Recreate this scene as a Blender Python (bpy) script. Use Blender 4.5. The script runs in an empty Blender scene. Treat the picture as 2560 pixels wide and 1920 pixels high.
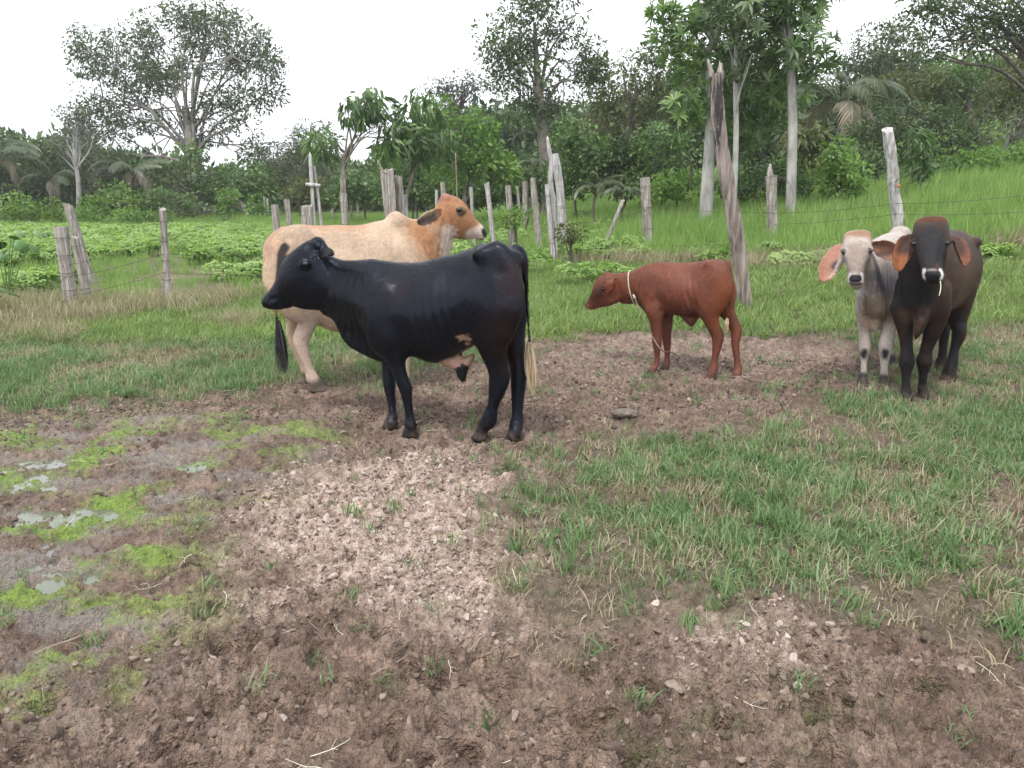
import bpy, bmesh, math, random
import numpy as np
from mathutils import Vector, Matrix

# ------------------------------------------------------------------ camera, sky, sun, exposure
scene = bpy.context.scene
COL = scene.collection
FPX, CAMH = 1950.0, 1.58                     # focal length in photo pixels (2560 wide), eye height in metres
PITCH = math.atan2(490.0, FPX)
cam_d = bpy.data.cameras.new('camera'); cam = bpy.data.objects.new('camera', cam_d); COL.objects.link(cam)
cam_d.sensor_width = 36.0; cam_d.lens = FPX/2560*36; cam_d.clip_end = 3000; cam_d.clip_start = 0.05
cam.location = (0, 0, CAMH); cam.rotation_euler = (math.pi/2-PITCH, 0, 0)
scene.camera = cam
scene.render.resolution_x, scene.render.resolution_y = 1024, 768
SUN_EL, SUN_AZ = math.radians(58), math.radians(205)    # azimuth clockwise from +Y

world = bpy.data.worlds.new('World'); scene.world = world; world.use_nodes = True
wt = world.node_tree; wt.nodes.clear()
def wn(t, **k):
    n = wt.nodes.new(t)
    for a, v in k.items(): setattr(n, a, v)
    return n
wo = wn('ShaderNodeOutputWorld'); bgn = wn('ShaderNodeBackground'); bgn.inputs['Strength'].default_value = 0.1
sky = wn('ShaderNodeTexSky', sky_type='NISHITA', sun_disc=False)
sky.sun_elevation = SUN_EL; sky.sun_rotation = SUN_AZ; sky.air_density = 1.0; sky.dust_density = 2.0
tc = wn('ShaderNodeTexCoord'); mp = wn('ShaderNodeMapping'); mp.inputs['Scale'].default_value = (1.4, 1.4, 3.2)
cn = wn('ShaderNodeTexNoise'); cn.inputs['Scale'].default_value = 1.6; cn.inputs['Detail'].default_value = 7; cn.inputs['Roughness'].default_value = .55
cr = wn('ShaderNodeValToRGB'); cr.color_ramp.elements[0].position = .30; cr.color_ramp.elements[1].position = .47
cr.color_ramp.elements[0].color = (.62, .62, .62, 1); cr.color_ramp.elements[1].color = (1, 1, 1, 1)
cl = wn('ShaderNodeRGB'); cl.outputs[0].default_value = (8.4, 8.65, 9.1, 1)     # bright overcast cloud layer
mx = wn('ShaderNodeMix', data_type='RGBA')
L = wt.links.new
L(tc.outputs['Generated'], mp.inputs['Vector']); L(mp.outputs[0], cn.inputs['Vector']); L(cn.outputs['Fac'], cr.inputs[0])
L(cr.outputs[0], mx.inputs[0]); L(sky.outputs[0], mx.inputs[6]); L(cl.outputs[0], mx.inputs[7])
L(mx.outputs[2], bgn.inputs['Color']); L(bgn.outputs[0], wo.inputs[0])

sun_d = bpy.data.lights.new('sun', 'SUN'); sun_d.energy = 1.5; sun_d.angle = math.radians(11); sun_d.color = (1, .96, .9)
sun = bpy.data.objects.new('sun', sun_d); COL.objects.link(sun); sun.location = (0, 0, 30)
sdir = Vector((math.sin(SUN_AZ)*math.cos(SUN_EL), math.cos(SUN_AZ)*math.cos(SUN_EL), math.sin(SUN_EL)))
sun.rotation_euler = sdir.to_track_quat('Z', 'Y').to_euler()
vs = scene.view_settings; vs.view_transform = 'Standard'; vs.look = 'None'; vs.gamma = 1; vs.exposure = 1.2
vs.use_curve_mapping = False

# ------------------------------------------------------------------ helpers: pixels to rays, noise
rng = np.random.default_rng(7); random.seed(7)
K = 2560/2212.0
cp, sp = math.cos(PITCH), math.sin(PITCH)
def ray(px, py):
    a = (px-1280)/FPX; b = -(py-960)/FPX
    return np.array([a, cp+b*sp, -sp+b*cp])
CAM = np.array([0, 0, CAMH])
def atY(px, py, Y):
    d = ray(px, py); return CAM+d*(Y/d[1])
def P22(x, y): return (x*K, y*K)
def terrain(x, y):
    x = np.asarray(x, float); y = np.asarray(y, float)
    yy = np.clip(y, 6, 60)
    s = .018*(yy-6)+.2*x*(yy-6)/yy
    s = np.where(y > 60, s+.0*y, s)
    k = 6.0                                  # softplus: flat pasture on the left, rising towards the right
    r = np.logaddexp(0, k*(s-.06))/k-math.log1p(math.exp(-k*.06))/k
    return np.clip(r, 0, None)*np.clip((y-5.5)/2.5, 0, 1)
def ground_hit(px, py):
    d = ray(px, py); lo = None
    t = 1.0
    while t < 200:
        p = CAM+d*t
        if p[2] <= float(terrain(p[0], p[1])): break
        t *= 1.004
    return CAM+d*t
def hash2(ix, iy, seed):
    h = (ix.astype(np.int64)*374761393+iy.astype(np.int64)*668265263+seed*974634361) & 0x7fffffff
    h = ((h ^ (h >> 13))*1274126177) & 0x7fffffff
    h = h ^ (h >> 16)
    return (h & 0xffff)/65535.0
def vnoise(x, y, seed=0):
    ix = np.floor(x); iy = np.floor(y); fx = x-ix; fy = y-iy
    fx = fx*fx*fx*(fx*(fx*6-15)+10); fy = fy*fy*fy*(fy*(fy*6-15)+10)
    a = hash2(ix, iy, seed); b = hash2(ix+1, iy, seed); c = hash2(ix, iy+1, seed); d = hash2(ix+1, iy+1, seed)
    return (a+(b-a)*fx)*(1-fy)+(c+(d-c)*fx)*fy
def fbm(x, y, s, octv=4, seed=0, gain=.5):
    v = 0; a = 1; tot = 0; f = s
    for o in range(octv):
        ca, sa = math.cos(o*1.1), math.sin(o*1.1)
        v = v+a*vnoise((x*ca-y*sa)*f+17.3*o, (x*sa+y*ca)*f-9.1*o, seed+o*31); tot += a; a *= gain; f *= 2.03
    return v/tot
def sstep(a, b, v):
    t = np.clip((v-a)/(b-a), 0, 1); return t*t*(3-2*t)
def poly_sd(x, y, poly):
    """signed distance to a polygon, positive inside"""
    P = np.array(poly); n = len(P); best = np.full(x.shape, 1e9); ins = np.zeros(x.shape, bool)
    for i in range(n):
        a = P[i]; b = P[(i+1) % n]; e = b-a
        t = np.clip(((x-a[0])*e[0]+(y-a[1])*e[1])/(e@e+1e-12), 0, 1)
        d = (x-a[0]-t*e[0])**2+(y-a[1]-t*e[1])**2
        best = np.minimum(best, d)
        c = ((a[1] > y) != (b[1] > y)) & (x < (b[0]-a[0])*(y-a[1])/(b[1]-a[1]+1e-12)+a[0])
        ins ^= c
    return np.where(ins, 1, -1)*np.sqrt(best)
def gpoly(pts): return [tuple(ground_hit(*P22(*p))[:2]) for p in pts]

# ------------------------------------------------------------------ helpers: objects, materials
def tag(o, label=None, cat=None, group=None, kind=None):
    if label: o['label'] = label
    if cat: o['category'] = cat
    if group: o['group'] = group
    if kind: o['kind'] = kind
    return o
def link(name, me, mat=None, parent=None, smooth=True):
    o = bpy.data.objects.new(name, me); COL.objects.link(o)
    if mat is not None and not me.materials: me.materials.append(mat)
    if parent is not None: o.parent = parent; o.matrix_parent_inverse = parent.matrix_world.inverted()
    if smooth: me.polygons.foreach_set('use_smooth', np.ones(len(me.polygons), bool))
    return o
def empty(name, loc):
    o = bpy.data.objects.new(name, None); COL.objects.link(o); o.location = loc; o.empty_display_size = .1
    o.matrix_world = Matrix.Translation(Vector(loc)); return o
def mesh_np(name, V, Fq):
    V = np.asarray(V, np.float32); me = bpy.data.meshes.new(name)
    Fq = [np.asarray(f, np.int32) for f in Fq] if isinstance(Fq, list) else [np.asarray(Fq, np.int32)]
    Fq = [f for f in Fq if len(f)]
    me.vertices.add(len(V)); me.vertices.foreach_set('co', V.ravel())
    nl = sum(f.size for f in Fq); npoly = sum(len(f) for f in Fq)
    me.loops.add(nl); me.polygons.add(npoly)
    me.loops.foreach_set('vertex_index', np.concatenate([f.ravel() for f in Fq]))
    st = []; o = 0
    for f in Fq:
        st.append(o+np.arange(len(f))*f.shape[1]); o += f.size
    me.polygons.foreach_set('loop_start', np.concatenate(st).astype(np.int32))
    me.update(calc_edges=True); me.validate(); return me
class MB:
    """collects vertices and faces"""
    def __init__(s): s.V = []; s.Q = []; s.T = []; s.n = 0
    def add(s, V, Q=(), T=()):
        V = np.asarray(V, float).reshape(-1, 3); s.V.append(V)
        if len(Q): s.Q.append(np.asarray(Q, int)+s.n)
        if len(T): s.T.append(np.asarray(T, int)+s.n)
        s.n += len(V)
    def mesh(s, name):
        f = []
        if s.Q: f.append(np.concatenate(s.Q))
        if s.T: f.append(np.concatenate(s.T))
        return mesh_np(name, np.concatenate(s.V), f)
    def tube(s, pts, rad, m=6, cap=True):
        pts = np.asarray(pts, float); n = len(pts); rad = np.broadcast_to(np.asarray(rad, float), (n,))
        tan = np.gradient(pts, axis=0); tan /= np.linalg.norm(tan, axis=1)[:, None]+1e-12
        up = np.array([0, 0, 1.]) if abs(tan[0][2]) < .9 else np.array([1., 0, 0])
        a = np.arange(m)*2*np.pi/m; V = []
        u = np.cross(tan[0], up); u /= np.linalg.norm(u)
        for i in range(n):
            u = u-tan[i]*(u@tan[i]); u /= np.linalg.norm(u)+1e-12; w = np.cross(tan[i], u)
            V.append(pts[i]+rad[i]*(np.cos(a)[:, None]*u+np.sin(a)[:, None]*w))
        V = np.concatenate(V); i, j = np.meshgrid(np.arange(n-1), np.arange(m), indexing='ij')
        Q = np.stack([i*m+j, i*m+(j+1) % m, (i+1)*m+(j+1) % m, (i+1)*m+j], -1).reshape(-1, 4)
        T = []
        if cap:
            V = np.concatenate([V, pts[:1], pts[-1:]]); e = n*m
            T = [[e, (k+1) % m, k] for k in range(m)]+[[e+1, (n-1)*m+k, (n-1)*m+(k+1) % m] for k in range(m)]
        s.add(V, Q, T)
def catmull(A, n):
    """resample rows of A with Catmull-Rom, n steps per span"""
    A = np.asarray(A, float); P = np.concatenate([2*A[:1]-A[1:2], A, 2*A[-1:]-A[-2:-1]]); out = []
    for i in range(1, len(P)-2):
        p0, p1, p2, p3 = P[i-1], P[i], P[i+1], P[i+2]
        for t in np.arange(n)/n:
            out.append(.5*(2*p1+(p2-p0)*t+(2*p0-5*p1+4*p2-p3)*t*t+(3*p1-p0-3*p2+p3)*t**3))
    out.append(A[-1]); return np.array(out)

class NT:
    """tiny node-tree builder"""
    def __init__(s, name):
        s.m = bpy.data.materials.new(name); s.m.use_nodes = True; s.t = s.m.node_tree; s.t.nodes.clear()
        s.out = s.t.nodes.new('ShaderNodeOutputMaterial')
        s.b = s.t.nodes.new('ShaderNodeBsdfPrincipled'); s.t.links.new(s.b.outputs[0], s.out.inputs[0])
    def n(s, t, ins=None, **k):
        n = s.t.nodes.new(t)
        for a, v in k.items(): setattr(n, a, v)
        for a, v in (ins or {}).items(): s.set(n.inputs[a], v)
        return n
    def set(s, i, v):
        if hasattr(v, 'is_output'): s.t.links.new(v, i)
        elif isinstance(v, (tuple, list)) and len(v) == 3 and i.type == 'RGBA': i.default_value = (*v, 1)
        else: i.default_value = v
    def P(s, **k):
        for a, v in k.items(): s.set(s.b.inputs[a.replace('_', ' ')], v)
    def noise(s, scale, detail=4, rough=.5, vec=None, dist=0):
        n = s.n('ShaderNodeTexNoise', {'Scale': scale, 'Detail': detail, 'Roughness': rough, 'Distortion': dist})
        if vec is not None: s.set(n.inputs['Vector'], vec)
        return n.outputs['Fac']
    def ramp(s, fac, stops):
        n = s.n('ShaderNodeValToRGB', {0: fac}); e = n.color_ramp.elements
        while len(e) < len(stops): e.new(.5)
        for el, (p, c) in zip(e, stops):
            el.position = p; el.color = (*c, 1) if isinstance(c, (tuple, list)) else (c, c, c, 1)
        return n.outputs[0]
    def mix(s, f, a, b, mode='MIX'):
        n = s.n('ShaderNodeMix', data_type='RGBA', blend_type=mode)
        s.set(n.inputs[0], f); s.set(n.inputs[6], a); s.set(n.inputs[7], b); return n.outputs[2]
    def math(s, op, a, b=0, clamp=False):
        n = s.n('ShaderNodeMath', operation=op, use_clamp=clamp); s.set(n.inputs[0], a); s.set(n.inputs[1], b); return n.outputs[0]
    def attr(s, name, typ='GEOMETRY', out='Fac'): return s.n('ShaderNodeAttribute', attribute_name=name, attribute_type=typ).outputs[out]
    def pos(s): return s.n('ShaderNodeNewGeometry').outputs['Position']
    def obj(s): return s.n('ShaderNodeTexCoord').outputs['Object']
    def map(s, v, scale, rot=(0, 0, 0)): return s.n('ShaderNodeMapping', {'Vector': v, 'Scale': scale, 'Rotation': rot}).outputs[0]
    def bump(s, h, strength, dist=.01):
        n = s.n('ShaderNodeBump', {'Height': h, 'Strength': strength, 'Distance': dist}); s.t.links.new(n.outputs[0], s.b.inputs['Normal']); return n

def leaf_mat(name, c1, c2, c3, rough=.45, trans=.35, spec=.4, patch=.6):
    """foliage: colour varies by leaf instance and by place; part of the light passes through"""
    t = NT(name); r = t.n('ShaderNodeObjectInfo').outputs['Random']; pn = t.noise(patch, 3, .6, t.pos())
    lv = t.attr('leafv')
    f = t.math('ADD', t.math('MULTIPLY', r, .35), t.math('ADD', t.math('MULTIPLY', pn, .5), t.math('MULTIPLY', lv, .35)))
    c = t.ramp(f, [(.25, c1), (.58, c2), (.9, c3)])
    t.P(Base_Color=c, Roughness=rough, Specular_IOR_Level=spec)
    tr = t.n('ShaderNodeBsdfTranslucent', {'Color': t.mix(.5, c, t.mix(1, c, (1.6, 1.9, .7), 'MULTIPLY'))})
    ms = t.n('ShaderNodeMixShader', {0: trans}); t.t.links.new(t.b.outputs[0], ms.inputs[1]); t.t.links.new(tr.outputs[0], ms.inputs[2])
    t.t.links.new(ms.outputs[0], t.out.inputs[0]); return t.m

# ------------------------------------------------------------------ scattering (geometry nodes)
def source(me_list, colname):
    c = bpy.data.collections.new(colname)
    for i, me in enumerate(me_list):
        o = bpy.data.objects.new('%s_%02d' % (colname, i), me); c.objects.link(o)
    return c
def gn_group(col):
    g = bpy.data.node_groups.new('scatter_'+col.name, 'GeometryNodeTree')
    g.interface.new_socket('Geometry', in_out='INPUT', socket_type='NodeSocketGeometry')
    g.interface.new_socket('Geometry', in_out='OUTPUT', socket_type='NodeSocketGeometry')
    N = g.nodes.new; i = N('NodeGroupInput'); o = N('NodeGroupOutput'); ip = N('GeometryNodeInstanceOnPoints')
    ci = N('GeometryNodeCollectionInfo'); ci.inputs['Collection'].default_value = col
    ci.inputs['Separate Children'].default_value = True; ci.inputs['Reset Children'].default_value = True
    def na(n, t):
        a = N('GeometryNodeInputNamedAttribute'); a.data_type = t; a.inputs['Name'].default_value = n
        return a.outputs['Attribute']
    Lk = g.links.new
    Lk(i.outputs[0], ip.inputs['Points']); Lk(ci.outputs[0], ip.inputs['Instance']); ip.inputs['Pick Instance'].default_value = True
    Lk(na('idx', 'INT'), ip.inputs['Instance Index'])
    e2r = N('FunctionNodeEulerToRotation'); Lk(na('rot', 'FLOAT_VECTOR'), e2r.inputs[0]); Lk(e2r.outputs[0], ip.inputs['Rotation'])
    Lk(na('scl', 'FLOAT_VECTOR'), ip.inputs['Scale']); Lk(ip.outputs[0], o.inputs[0])
    return g
GNG = {}
def scatter(name, pts, col, scl, rot=None, parent=None, tilt=.15, r=None):
    pts = np.asarray(pts, np.float32); n = len(pts); r = r or rng
    if col.name not in GNG: GNG[col.name] = gn_group(col)
    me = bpy.data.meshes.new(name); me.vertices.add(n)
    if parent is not None: pts = pts-np.array(parent.matrix_world.translation, np.float32)
    me.vertices.foreach_set('co', np.ascontiguousarray(pts, np.float32).ravel())
    scl = np.asarray(scl, np.float32)
    if scl.ndim < 2: scl = np.repeat(np.broadcast_to(scl, (n,))[:, None], 3, 1)
    if rot is None: rot = np.stack([r.normal(0, tilt, n), r.normal(0, tilt, n), r.uniform(0, 6.283, n)], 1)
    a = me.attributes.new('scl', 'FLOAT_VECTOR', 'POINT'); a.data.foreach_set('vector', np.ascontiguousarray(scl, np.float32).ravel())
    a = me.attributes.new('rot', 'FLOAT_VECTOR', 'POINT'); a.data.foreach_set('vector', np.ascontiguousarray(rot, np.float32).ravel())
    a = me.attributes.new('idx', 'INT', 'POINT'); a.data.foreach_set('value', r.integers(0, len(col.objects), n).astype(np.int32))
    o = bpy.data.objects.new(name, me); COL.objects.link(o)
    if parent is not None: o.parent = parent
    m = o.modifiers.new('scatter', 'NODES'); m.node_group = GNG[col.name]
    return o
def set_leafv(me, vals):
    a = me.attributes.new('leafv', 'FLOAT', 'POINT'); a.data.foreach_set('value', np.asarray(vals, np.float32))

# blades and leaves -------------------------------------------------
def blade_tuft(r, n, h, w, spread, curl, seg=3):
    mb = MB(); lv = []
    for k in range(n):
        az = r.uniform(0, 6.283); hh = h*r.uniform(.45, 1.1); ww = w*r.uniform(.7, 1.2)
        lean = r.uniform(.05, curl); d = np.array([math.cos(az), math.sin(az), 0]); sd = np.array([-d[1], d[0], 0])
        tw = r.uniform(-1, 1); sd = sd*math.cos(tw*.8)+d*math.sin(tw*.8)
        b = np.array([r.normal(0, spread), r.normal(0, spread), 0]); V = []
        p = b.copy(); ang = lean*.35
        for s in range(seg+1):
            q = s/seg; wd = ww*(1-q**2.2)*.5+.0004
            V += [p-sd*wd, p+sd*wd]
            ang = lean*(.35+1.25*q)
            p = p+hh/seg*(d*math.sin(ang)+np.array([0, 0, math.cos(ang)]))
        Q = [[2*s, 2*s+1, 2*s+3, 2*s+2] for s in range(seg)]
        mb.add(V, Q); lv += [r.uniform(0, 1)]*len(V)
    me = mb.mesh('tuft'); set_leafv(me, lv); return me
def leaf_clump(r, n, l, w, rad, droop=.3, flat=1.0, shell=.5, up=.3):
    """n folded leaves spread through a ball"""
    mb = MB(); lv = []
    for k in range(n):
        d = r.normal(0, 1, 3); d /= np.linalg.norm(d); R = rad*(shell+(1-shell)*r.random())**.6
        p = d*R*np.array([1, 1, flat]); o = d+r.normal(0, .6, 3); o[2] += up-droop*r.random()*2; o /= np.linalg.norm(o)
        s = np.cross(o, r.normal(0, 1, 3)+np.array([0, 0, 1.5])); s /= np.linalg.norm(s)+1e-9; nn = np.cross(s, o)
        ll = l*r.uniform(.6, 1.2); ww = w*r.uniform(.7, 1.2)*.5
        V = [p, p+o*ll*.45+s*ww-nn*ww*.35, p+o*ll+np.array([0, 0, -droop*ll*.35]), p+o*ll*.45-s*ww-nn*ww*.35]
        mb.add(V, [], [[0, 1, 2], [0, 2, 3]]); lv += [r.random()]*4
    me = mb.mesh('leaves'); set_leafv(me, lv); return me
def whorl_clump(r, nros, nl, l, w, rad, droop=.2):
    """rosettes of long strap leaves at the twig ends"""
    mb = MB(); lv = []
    for q in range(nros):
        d = r.normal(0, 1, 3); d /= np.linalg.norm(d); c = d*rad*(.3+.7*r.random())
        ax = d*.7+np.array([0, 0, .8]); ax /= np.linalg.norm(ax)
        a = np.cross(ax, [.3, .5, .2]); a /= np.linalg.norm(a); b = np.cross(ax, a); v = r.random()
        for k in range(nl):
            t = k*2.399+r.normal(0, .2); e = r.uniform(.1, .9)
            o = (a*math.cos(t)+b*math.sin(t))*math.cos(e)+ax*math.sin(e); s = np.cross(o, ax); s /= np.linalg.norm(s)+1e-9
            ll = l*r.uniform(.7, 1.1); ww = w*.5; dz = np.array([0, 0, -droop*ll])
            nn = np.cross(s, o)
            V = [c-s*ww*.3, c+s*ww*.3, c+o*ll*.6+s*ww+nn*ww*.2, c+o*ll*.6-s*ww+nn*ww*.2, c+o*ll+dz]
            mb.add(V, [[0, 1, 2, 3]], [[3, 2, 4]]); lv += [min(1, max(0, v+r.normal(0, .1)))]*5
    me = mb.mesh('rosettes'); set_leafv(me, lv); return me
# ------------------------------------------------------------------ cattle
def C1(x, y): return (620+x/2.37, 450+y/2.37)
def C2(x, y): return (1400+x/3.95, 560+y/3.95)
def C3(x, y): return (2000+x/3.0714, 500+y/3.0714)
def unit(v): v = np.asarray(v, float); return v/(np.linalg.norm(v)+1e-12)
def vn3(P, s, seed):
    return (vnoise(P[:, 0]*s+P[:, 2]*s*.7, P[:, 1]*s-P[:, 2]*s*.6, seed)+vnoise(P[:, 2]*s+3.1, P[:, 0]*s*.8+P[:, 1]*s*.5, seed+9))/2
def loft_rings(secs, n=5, m=24, e=2.3):
    """secs rows: centre(3), up half-vector(3), side half-vector(3), bottom pinch, top pinch"""
    A = catmull(np.array([np.concatenate([s[0], s[1], s[2], [s[3], s[4]]]) for s in secs]), n)
    t = np.arange(m)*2*np.pi/m; ct, st = np.cos(t), np.sin(t)
    cc = np.sign(ct)*np.abs(ct)**(2/e); ss = np.sign(st)*np.abs(st)**(2/e); rings = []
    for a in A:
        lat = cc*(1-a[9]*np.clip(-ss, 0, 1)**1.3-a[10]*np.clip(ss, 0, 1)**1.5)
        rings.append(a[0:3]+ss[:, None]*a[3:6]+lat[:, None]*a[6:9])
    return np.array(rings)
def add_rings(mb, R):
    n, m, _ = R.shape
    c0 = R[0].mean(0); c1 = R[-1].mean(0); t0 = unit(c0-R[1].mean(0)); t1 = unit(c1-R[-2].mean(0))
    def capr(r, c, t):
        h = .5*min(np.ptp(r@unit(r[0]-c)), np.linalg.norm(r[m//4]-r[3*m//4]))
        return [c+(r-c)*.8+t*h*.3, c+(r-c)*.45+t*h*.5], c+t*h*.55
    a, pa = capr(R[0], c0, t0); b, pb = capr(R[-1], c1, t1)
    R = np.concatenate([np.array(a[::-1]), R, np.array(b)]); n = len(R)
    i, j = np.meshgrid(np.arange(n-1), np.arange(m), indexing='ij')
    Q = np.stack([i*m+j, i*m+(j+1) % m, (i+1)*m+(j+1) % m, (i+1)*m+j], -1).reshape(-1, 4)
    V = np.concatenate([R.reshape(-1, 3), [pa, pb]]); e = n*m
    T = [[e, (k+1) % m, k] for k in range(m)]+[[e+1, (n-1)*m+k, (n-1)*m+(k+1) % m] for k in range(m)]
    mb.add(V, Q, T)
class Beast:
    def __init__(s, p0, head_deg, crop, face=None):
        s.vf = None
        if face is not None:
            q = ray(*crop(*face)); s.vf = unit([q[0], q[1], 0])
        a = math.radians(head_deg); s.h = np.array([math.cos(a), math.sin(a), 0]); s.n = np.array([-s.h[1], s.h[0], 0])
        s.p0 = np.array([p0[0], p0[1], 0.]); s.crop = crop; s.mb = MB(); s.paint = []; s.dents = []; s.eyes = []; s.furmat = None; s.soft = []; s.nohair = []; s.rpaint = []; s.rdent = []; s.reyes = []
    def pt(s, x, y, off=0):                       # crop pixel -> point on the body's middle plane (moved sideways by off)
        d = ray(*s.crop(x, y)); t = ((s.p0-CAM)@s.n+off)/(d@s.n); return CAM+d*t
    def py(s, x, y, Y):                           # crop pixel -> point at depth Y (measured along the way the animal looks, if it faces us)
        if s.vf is None: return atY(*s.crop(x, y), Y)
        d = ray(*s.crop(x, y)); return CAM+d*(Y/s.vf[1]/(d@s.vf))
    def dep(s, p): return p[1] if s.vf is None else (p@s.vf)*s.vf[1]
    def side_loft(s, secs, e=2.3, n=5):           # (top xy, bottom xy, half width, side offset, bottom pinch, top pinch)
        R = []
        for q in secs:
            tp, bt, w = q[:3]; off = q[3] if len(q) > 3 else 0; kb = q[4] if len(q) > 4 else 0; kt = q[5] if len(q) > 5 else 0
            A = s.pt(*tp, off); B = s.pt(*bt, off); R.append(((A+B)/2, (A-B)/2, s.n*w, kb, kt))
        r = loft_rings(R, e=e, n=n); add_rings(s.mb, r); return r
    def front_loft(s, secs, e=2.4, n=5):          # (left xy, right xy, Yfront, Yback, z shift of the back) rings across the line of sight
        R = []
        for q in secs:
            (xl, yl), (xr, yr), Yf, Yb = q[:4]; dz = q[4] if len(q) > 4 else 0; kb = q[5] if len(q) > 5 else 0
            Ym = (Yf+Yb)/2; A = s.py(xl, yl, Ym); B = s.py(xr, yr, Ym)
            R.append(((A+B)/2, s.vf*(Yf-Yb)/2/s.vf[1]+np.array([0, 0, -dz/2]), (B-A)/2, kb, 0))
        r = loft_rings(R, e=e, n=n); add_rings(s.mb, r); return r
    def body_loft(s, secs, e=2.3, n=6, kb=.15):   # (centre x, top y, bottom y, half width m, depth Y)
        R = []
        for cx, ty, by, w, Y in secs:
            A = s.py(cx, ty, Y); B = s.py(cx, by, Y); R.append(((A+B)/2, (A-B)/2, s.n*w, kb, .05))
        r = loft_rings(R, e=e, n=n); add_rings(s.mb, r); return r
    def limb(s, pts, off=None, Y=None, m=16, hoof=True, lat=None):
        """pts (x, y, r in the picture, r across); last point is the hoof on the ground"""
        n = len(pts); g = ground_hit(*s.crop(*pts[-1][:2])); g[2] = 0
        top = s.pt(*pts[0][:2], off) if off is not None else s.py(*pts[0][:2], Y)
        ys = np.array([p[1] for p in pts], float); f = (ys-ys[0])/(ys[-1]-ys[0]); C = []
        for p, q in zip(pts, f): C.append(s.py(p[0], p[1], s.dep(top)*(1-q)+s.dep(g)*q))
        lat = s.n if lat is None else lat
        rows = []
        for i, p in enumerate(pts):
            t = unit(C[min(i+1, n-1)]-C[max(i-1, 0)]); u = unit(np.cross(t, lat))
            kf = 1.0
            if 1 < i < n-1: kf = .86 if (p[2] <= pts[i-1][2] and p[2] <= pts[i+1][2]) else (1.08 if p[2] >= pts[i+1][2] and p[2] >= pts[i-1][2] else .97)
            rows.append((C[i], u*p[2]*kf, lat*(p[3] if len(p) > 3 else p[2])*kf, 0, 0))
        mid = s.p0+s.h*((C[0]-s.p0)@s.h); mid[2] = C[0][2]; inn = C[0]+(mid-C[0])*.45+np.array([0, 0, pts[0][2]*1.5])
        rows.insert(0, (inn, rows[0][1]*.75, rows[0][2]*.7, 0, 0))
        c = C[-1].copy(); c[2] = .006; fwd = s.h
        if hoof:                                   # pastern widens into the hoof, which stands on the ground
            rr = pts[-1][2]; rows[-1] = (np.array([c[0], c[1], .055]), fwd*rr*.95, lat*rr*.95, 0, 0)
            rows.append((c+fwd*rr*.28, fwd*rr*1.3, lat*rr*1.1, 0, 0))
        r = loft_rings(rows, e=2.1, n=4, m=m); add_rings(s.mb, r); s.hooves = getattr(s, 'hooves', [])+[c]
        return C
    def blob(s, c, r, ax=None):
        ax = ax or (s.h, s.n, np.array([0, 0, 1.])); R = []
        for q in np.linspace(-.95, .95, 9):
            k = math.sqrt(1-q*q); R.append((np.asarray(c)+np.asarray(ax[0])*r[0]*q, np.asarray(ax[2])*r[2]*k, np.asarray(ax[1])*r[1]*k, 0, 0))
        add_rings(s.mb, loft_rings(R, n=1, m=16, e=2))
    def rope_tube(s, P, rad): P = catmull(P, 5); s.mb.tube(P, np.interp(np.linspace(0, 1, len(P)), np.linspace(0, 1, len(rad)), rad), m=10)
    def ear(s, path, wid, wdir, face, thick=.009, cup=.35):
        """cupped leaf-shaped shell: path base->tip, wid half widths, wdir across, face outward-open direction"""
        P = catmull(path, 5); W = np.interp(np.linspace(0, 1, len(P)), np.linspace(0, 1, len(wid)), wid); n = len(P); m = 11
        V1 = []; V2 = []
        for i in range(n):
            t = unit(P[min(i+1, n-1)]-P[max(i-1, 0)]); w = unit(np.asarray(wdir)-t*(np.asarray(wdir)@t)); f = np.cross(t, w)
            if f@np.asarray(face) < 0: f = -f
            for v in np.linspace(-1, 1, m):
                q = P[i]+w*W[i]*v+f*W[i]*cup*(v*v-.5); k = thick*(1-.45*v*v)
                V1.append(q+f*k); V2.append(q-f*k)
        V = np.array(V1+V2); o = n*m; Q = []
        for i in range(n-1):
            for j in range(m-1):
                a = i*m+j; Q.append([a, a+1, a+m+1, a+m]); Q.append([o+a, o+a+m, o+a+m+1, o+a+1])
            a = i*m; Q.append([a, a+m, o+a+m, o+a]); a = i*m+m-1; Q.append([a, o+a, o+a+m, a+m])
        for j in range(m-1):
            Q.append([j, o+j, o+j+1, j+1]); a = (n-1)*m+j; Q.append([a, a+1, o+a+1, o+a])
        s.mb.add(V, Q); return P
    def crease(s, path, off, r, d, n=9):
        P = catmull([s.pt(x, y, off) for x, y in path], n)
        s.dents.append((P, r, d*1.7))
    def rp(s, path, r, col, soft=.4, noise=.3, sc=14): s.rpaint.append((path, r, col, soft, noise, sc))
    def dent(s, c, r, d): s.dents.append((np.asarray(c, float), r, d))
    def pnt(s, pts, r, col, soft=.4, noise=.3, facing=None, sc=14): s.paint.append((np.atleast_2d(np.asarray(pts, float)), r, col, soft, noise, facing, sc))
    def build(s, name, label, base, mat, voxel=.0095, smooth=7, folds=None, fur=(52000, .013), ribs=None):
        tmp = bpy.data.objects.new('tmp', s.mb.mesh('tmp')); COL.objects.link(tmp)
        bm = bmesh.new(); bm.from_mesh(tmp.data); bmesh.ops.recalc_face_normals(bm, faces=bm.faces); bm.to_mesh(tmp.data); bm.free()
        md = tmp.modifiers.new('r', 'REMESH'); md.mode = 'VOXEL'; md.voxel_size = voxel
        ms = tmp.modifiers.new('s', 'SMOOTH'); ms.factor = .5; ms.iterations = smooth
        me = bpy.data.meshes.new_from_object(tmp.evaluated_get(bpy.context.evaluated_depsgraph_get()))
        bpy.data.objects.remove(tmp); N = len(me.vertices)
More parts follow.
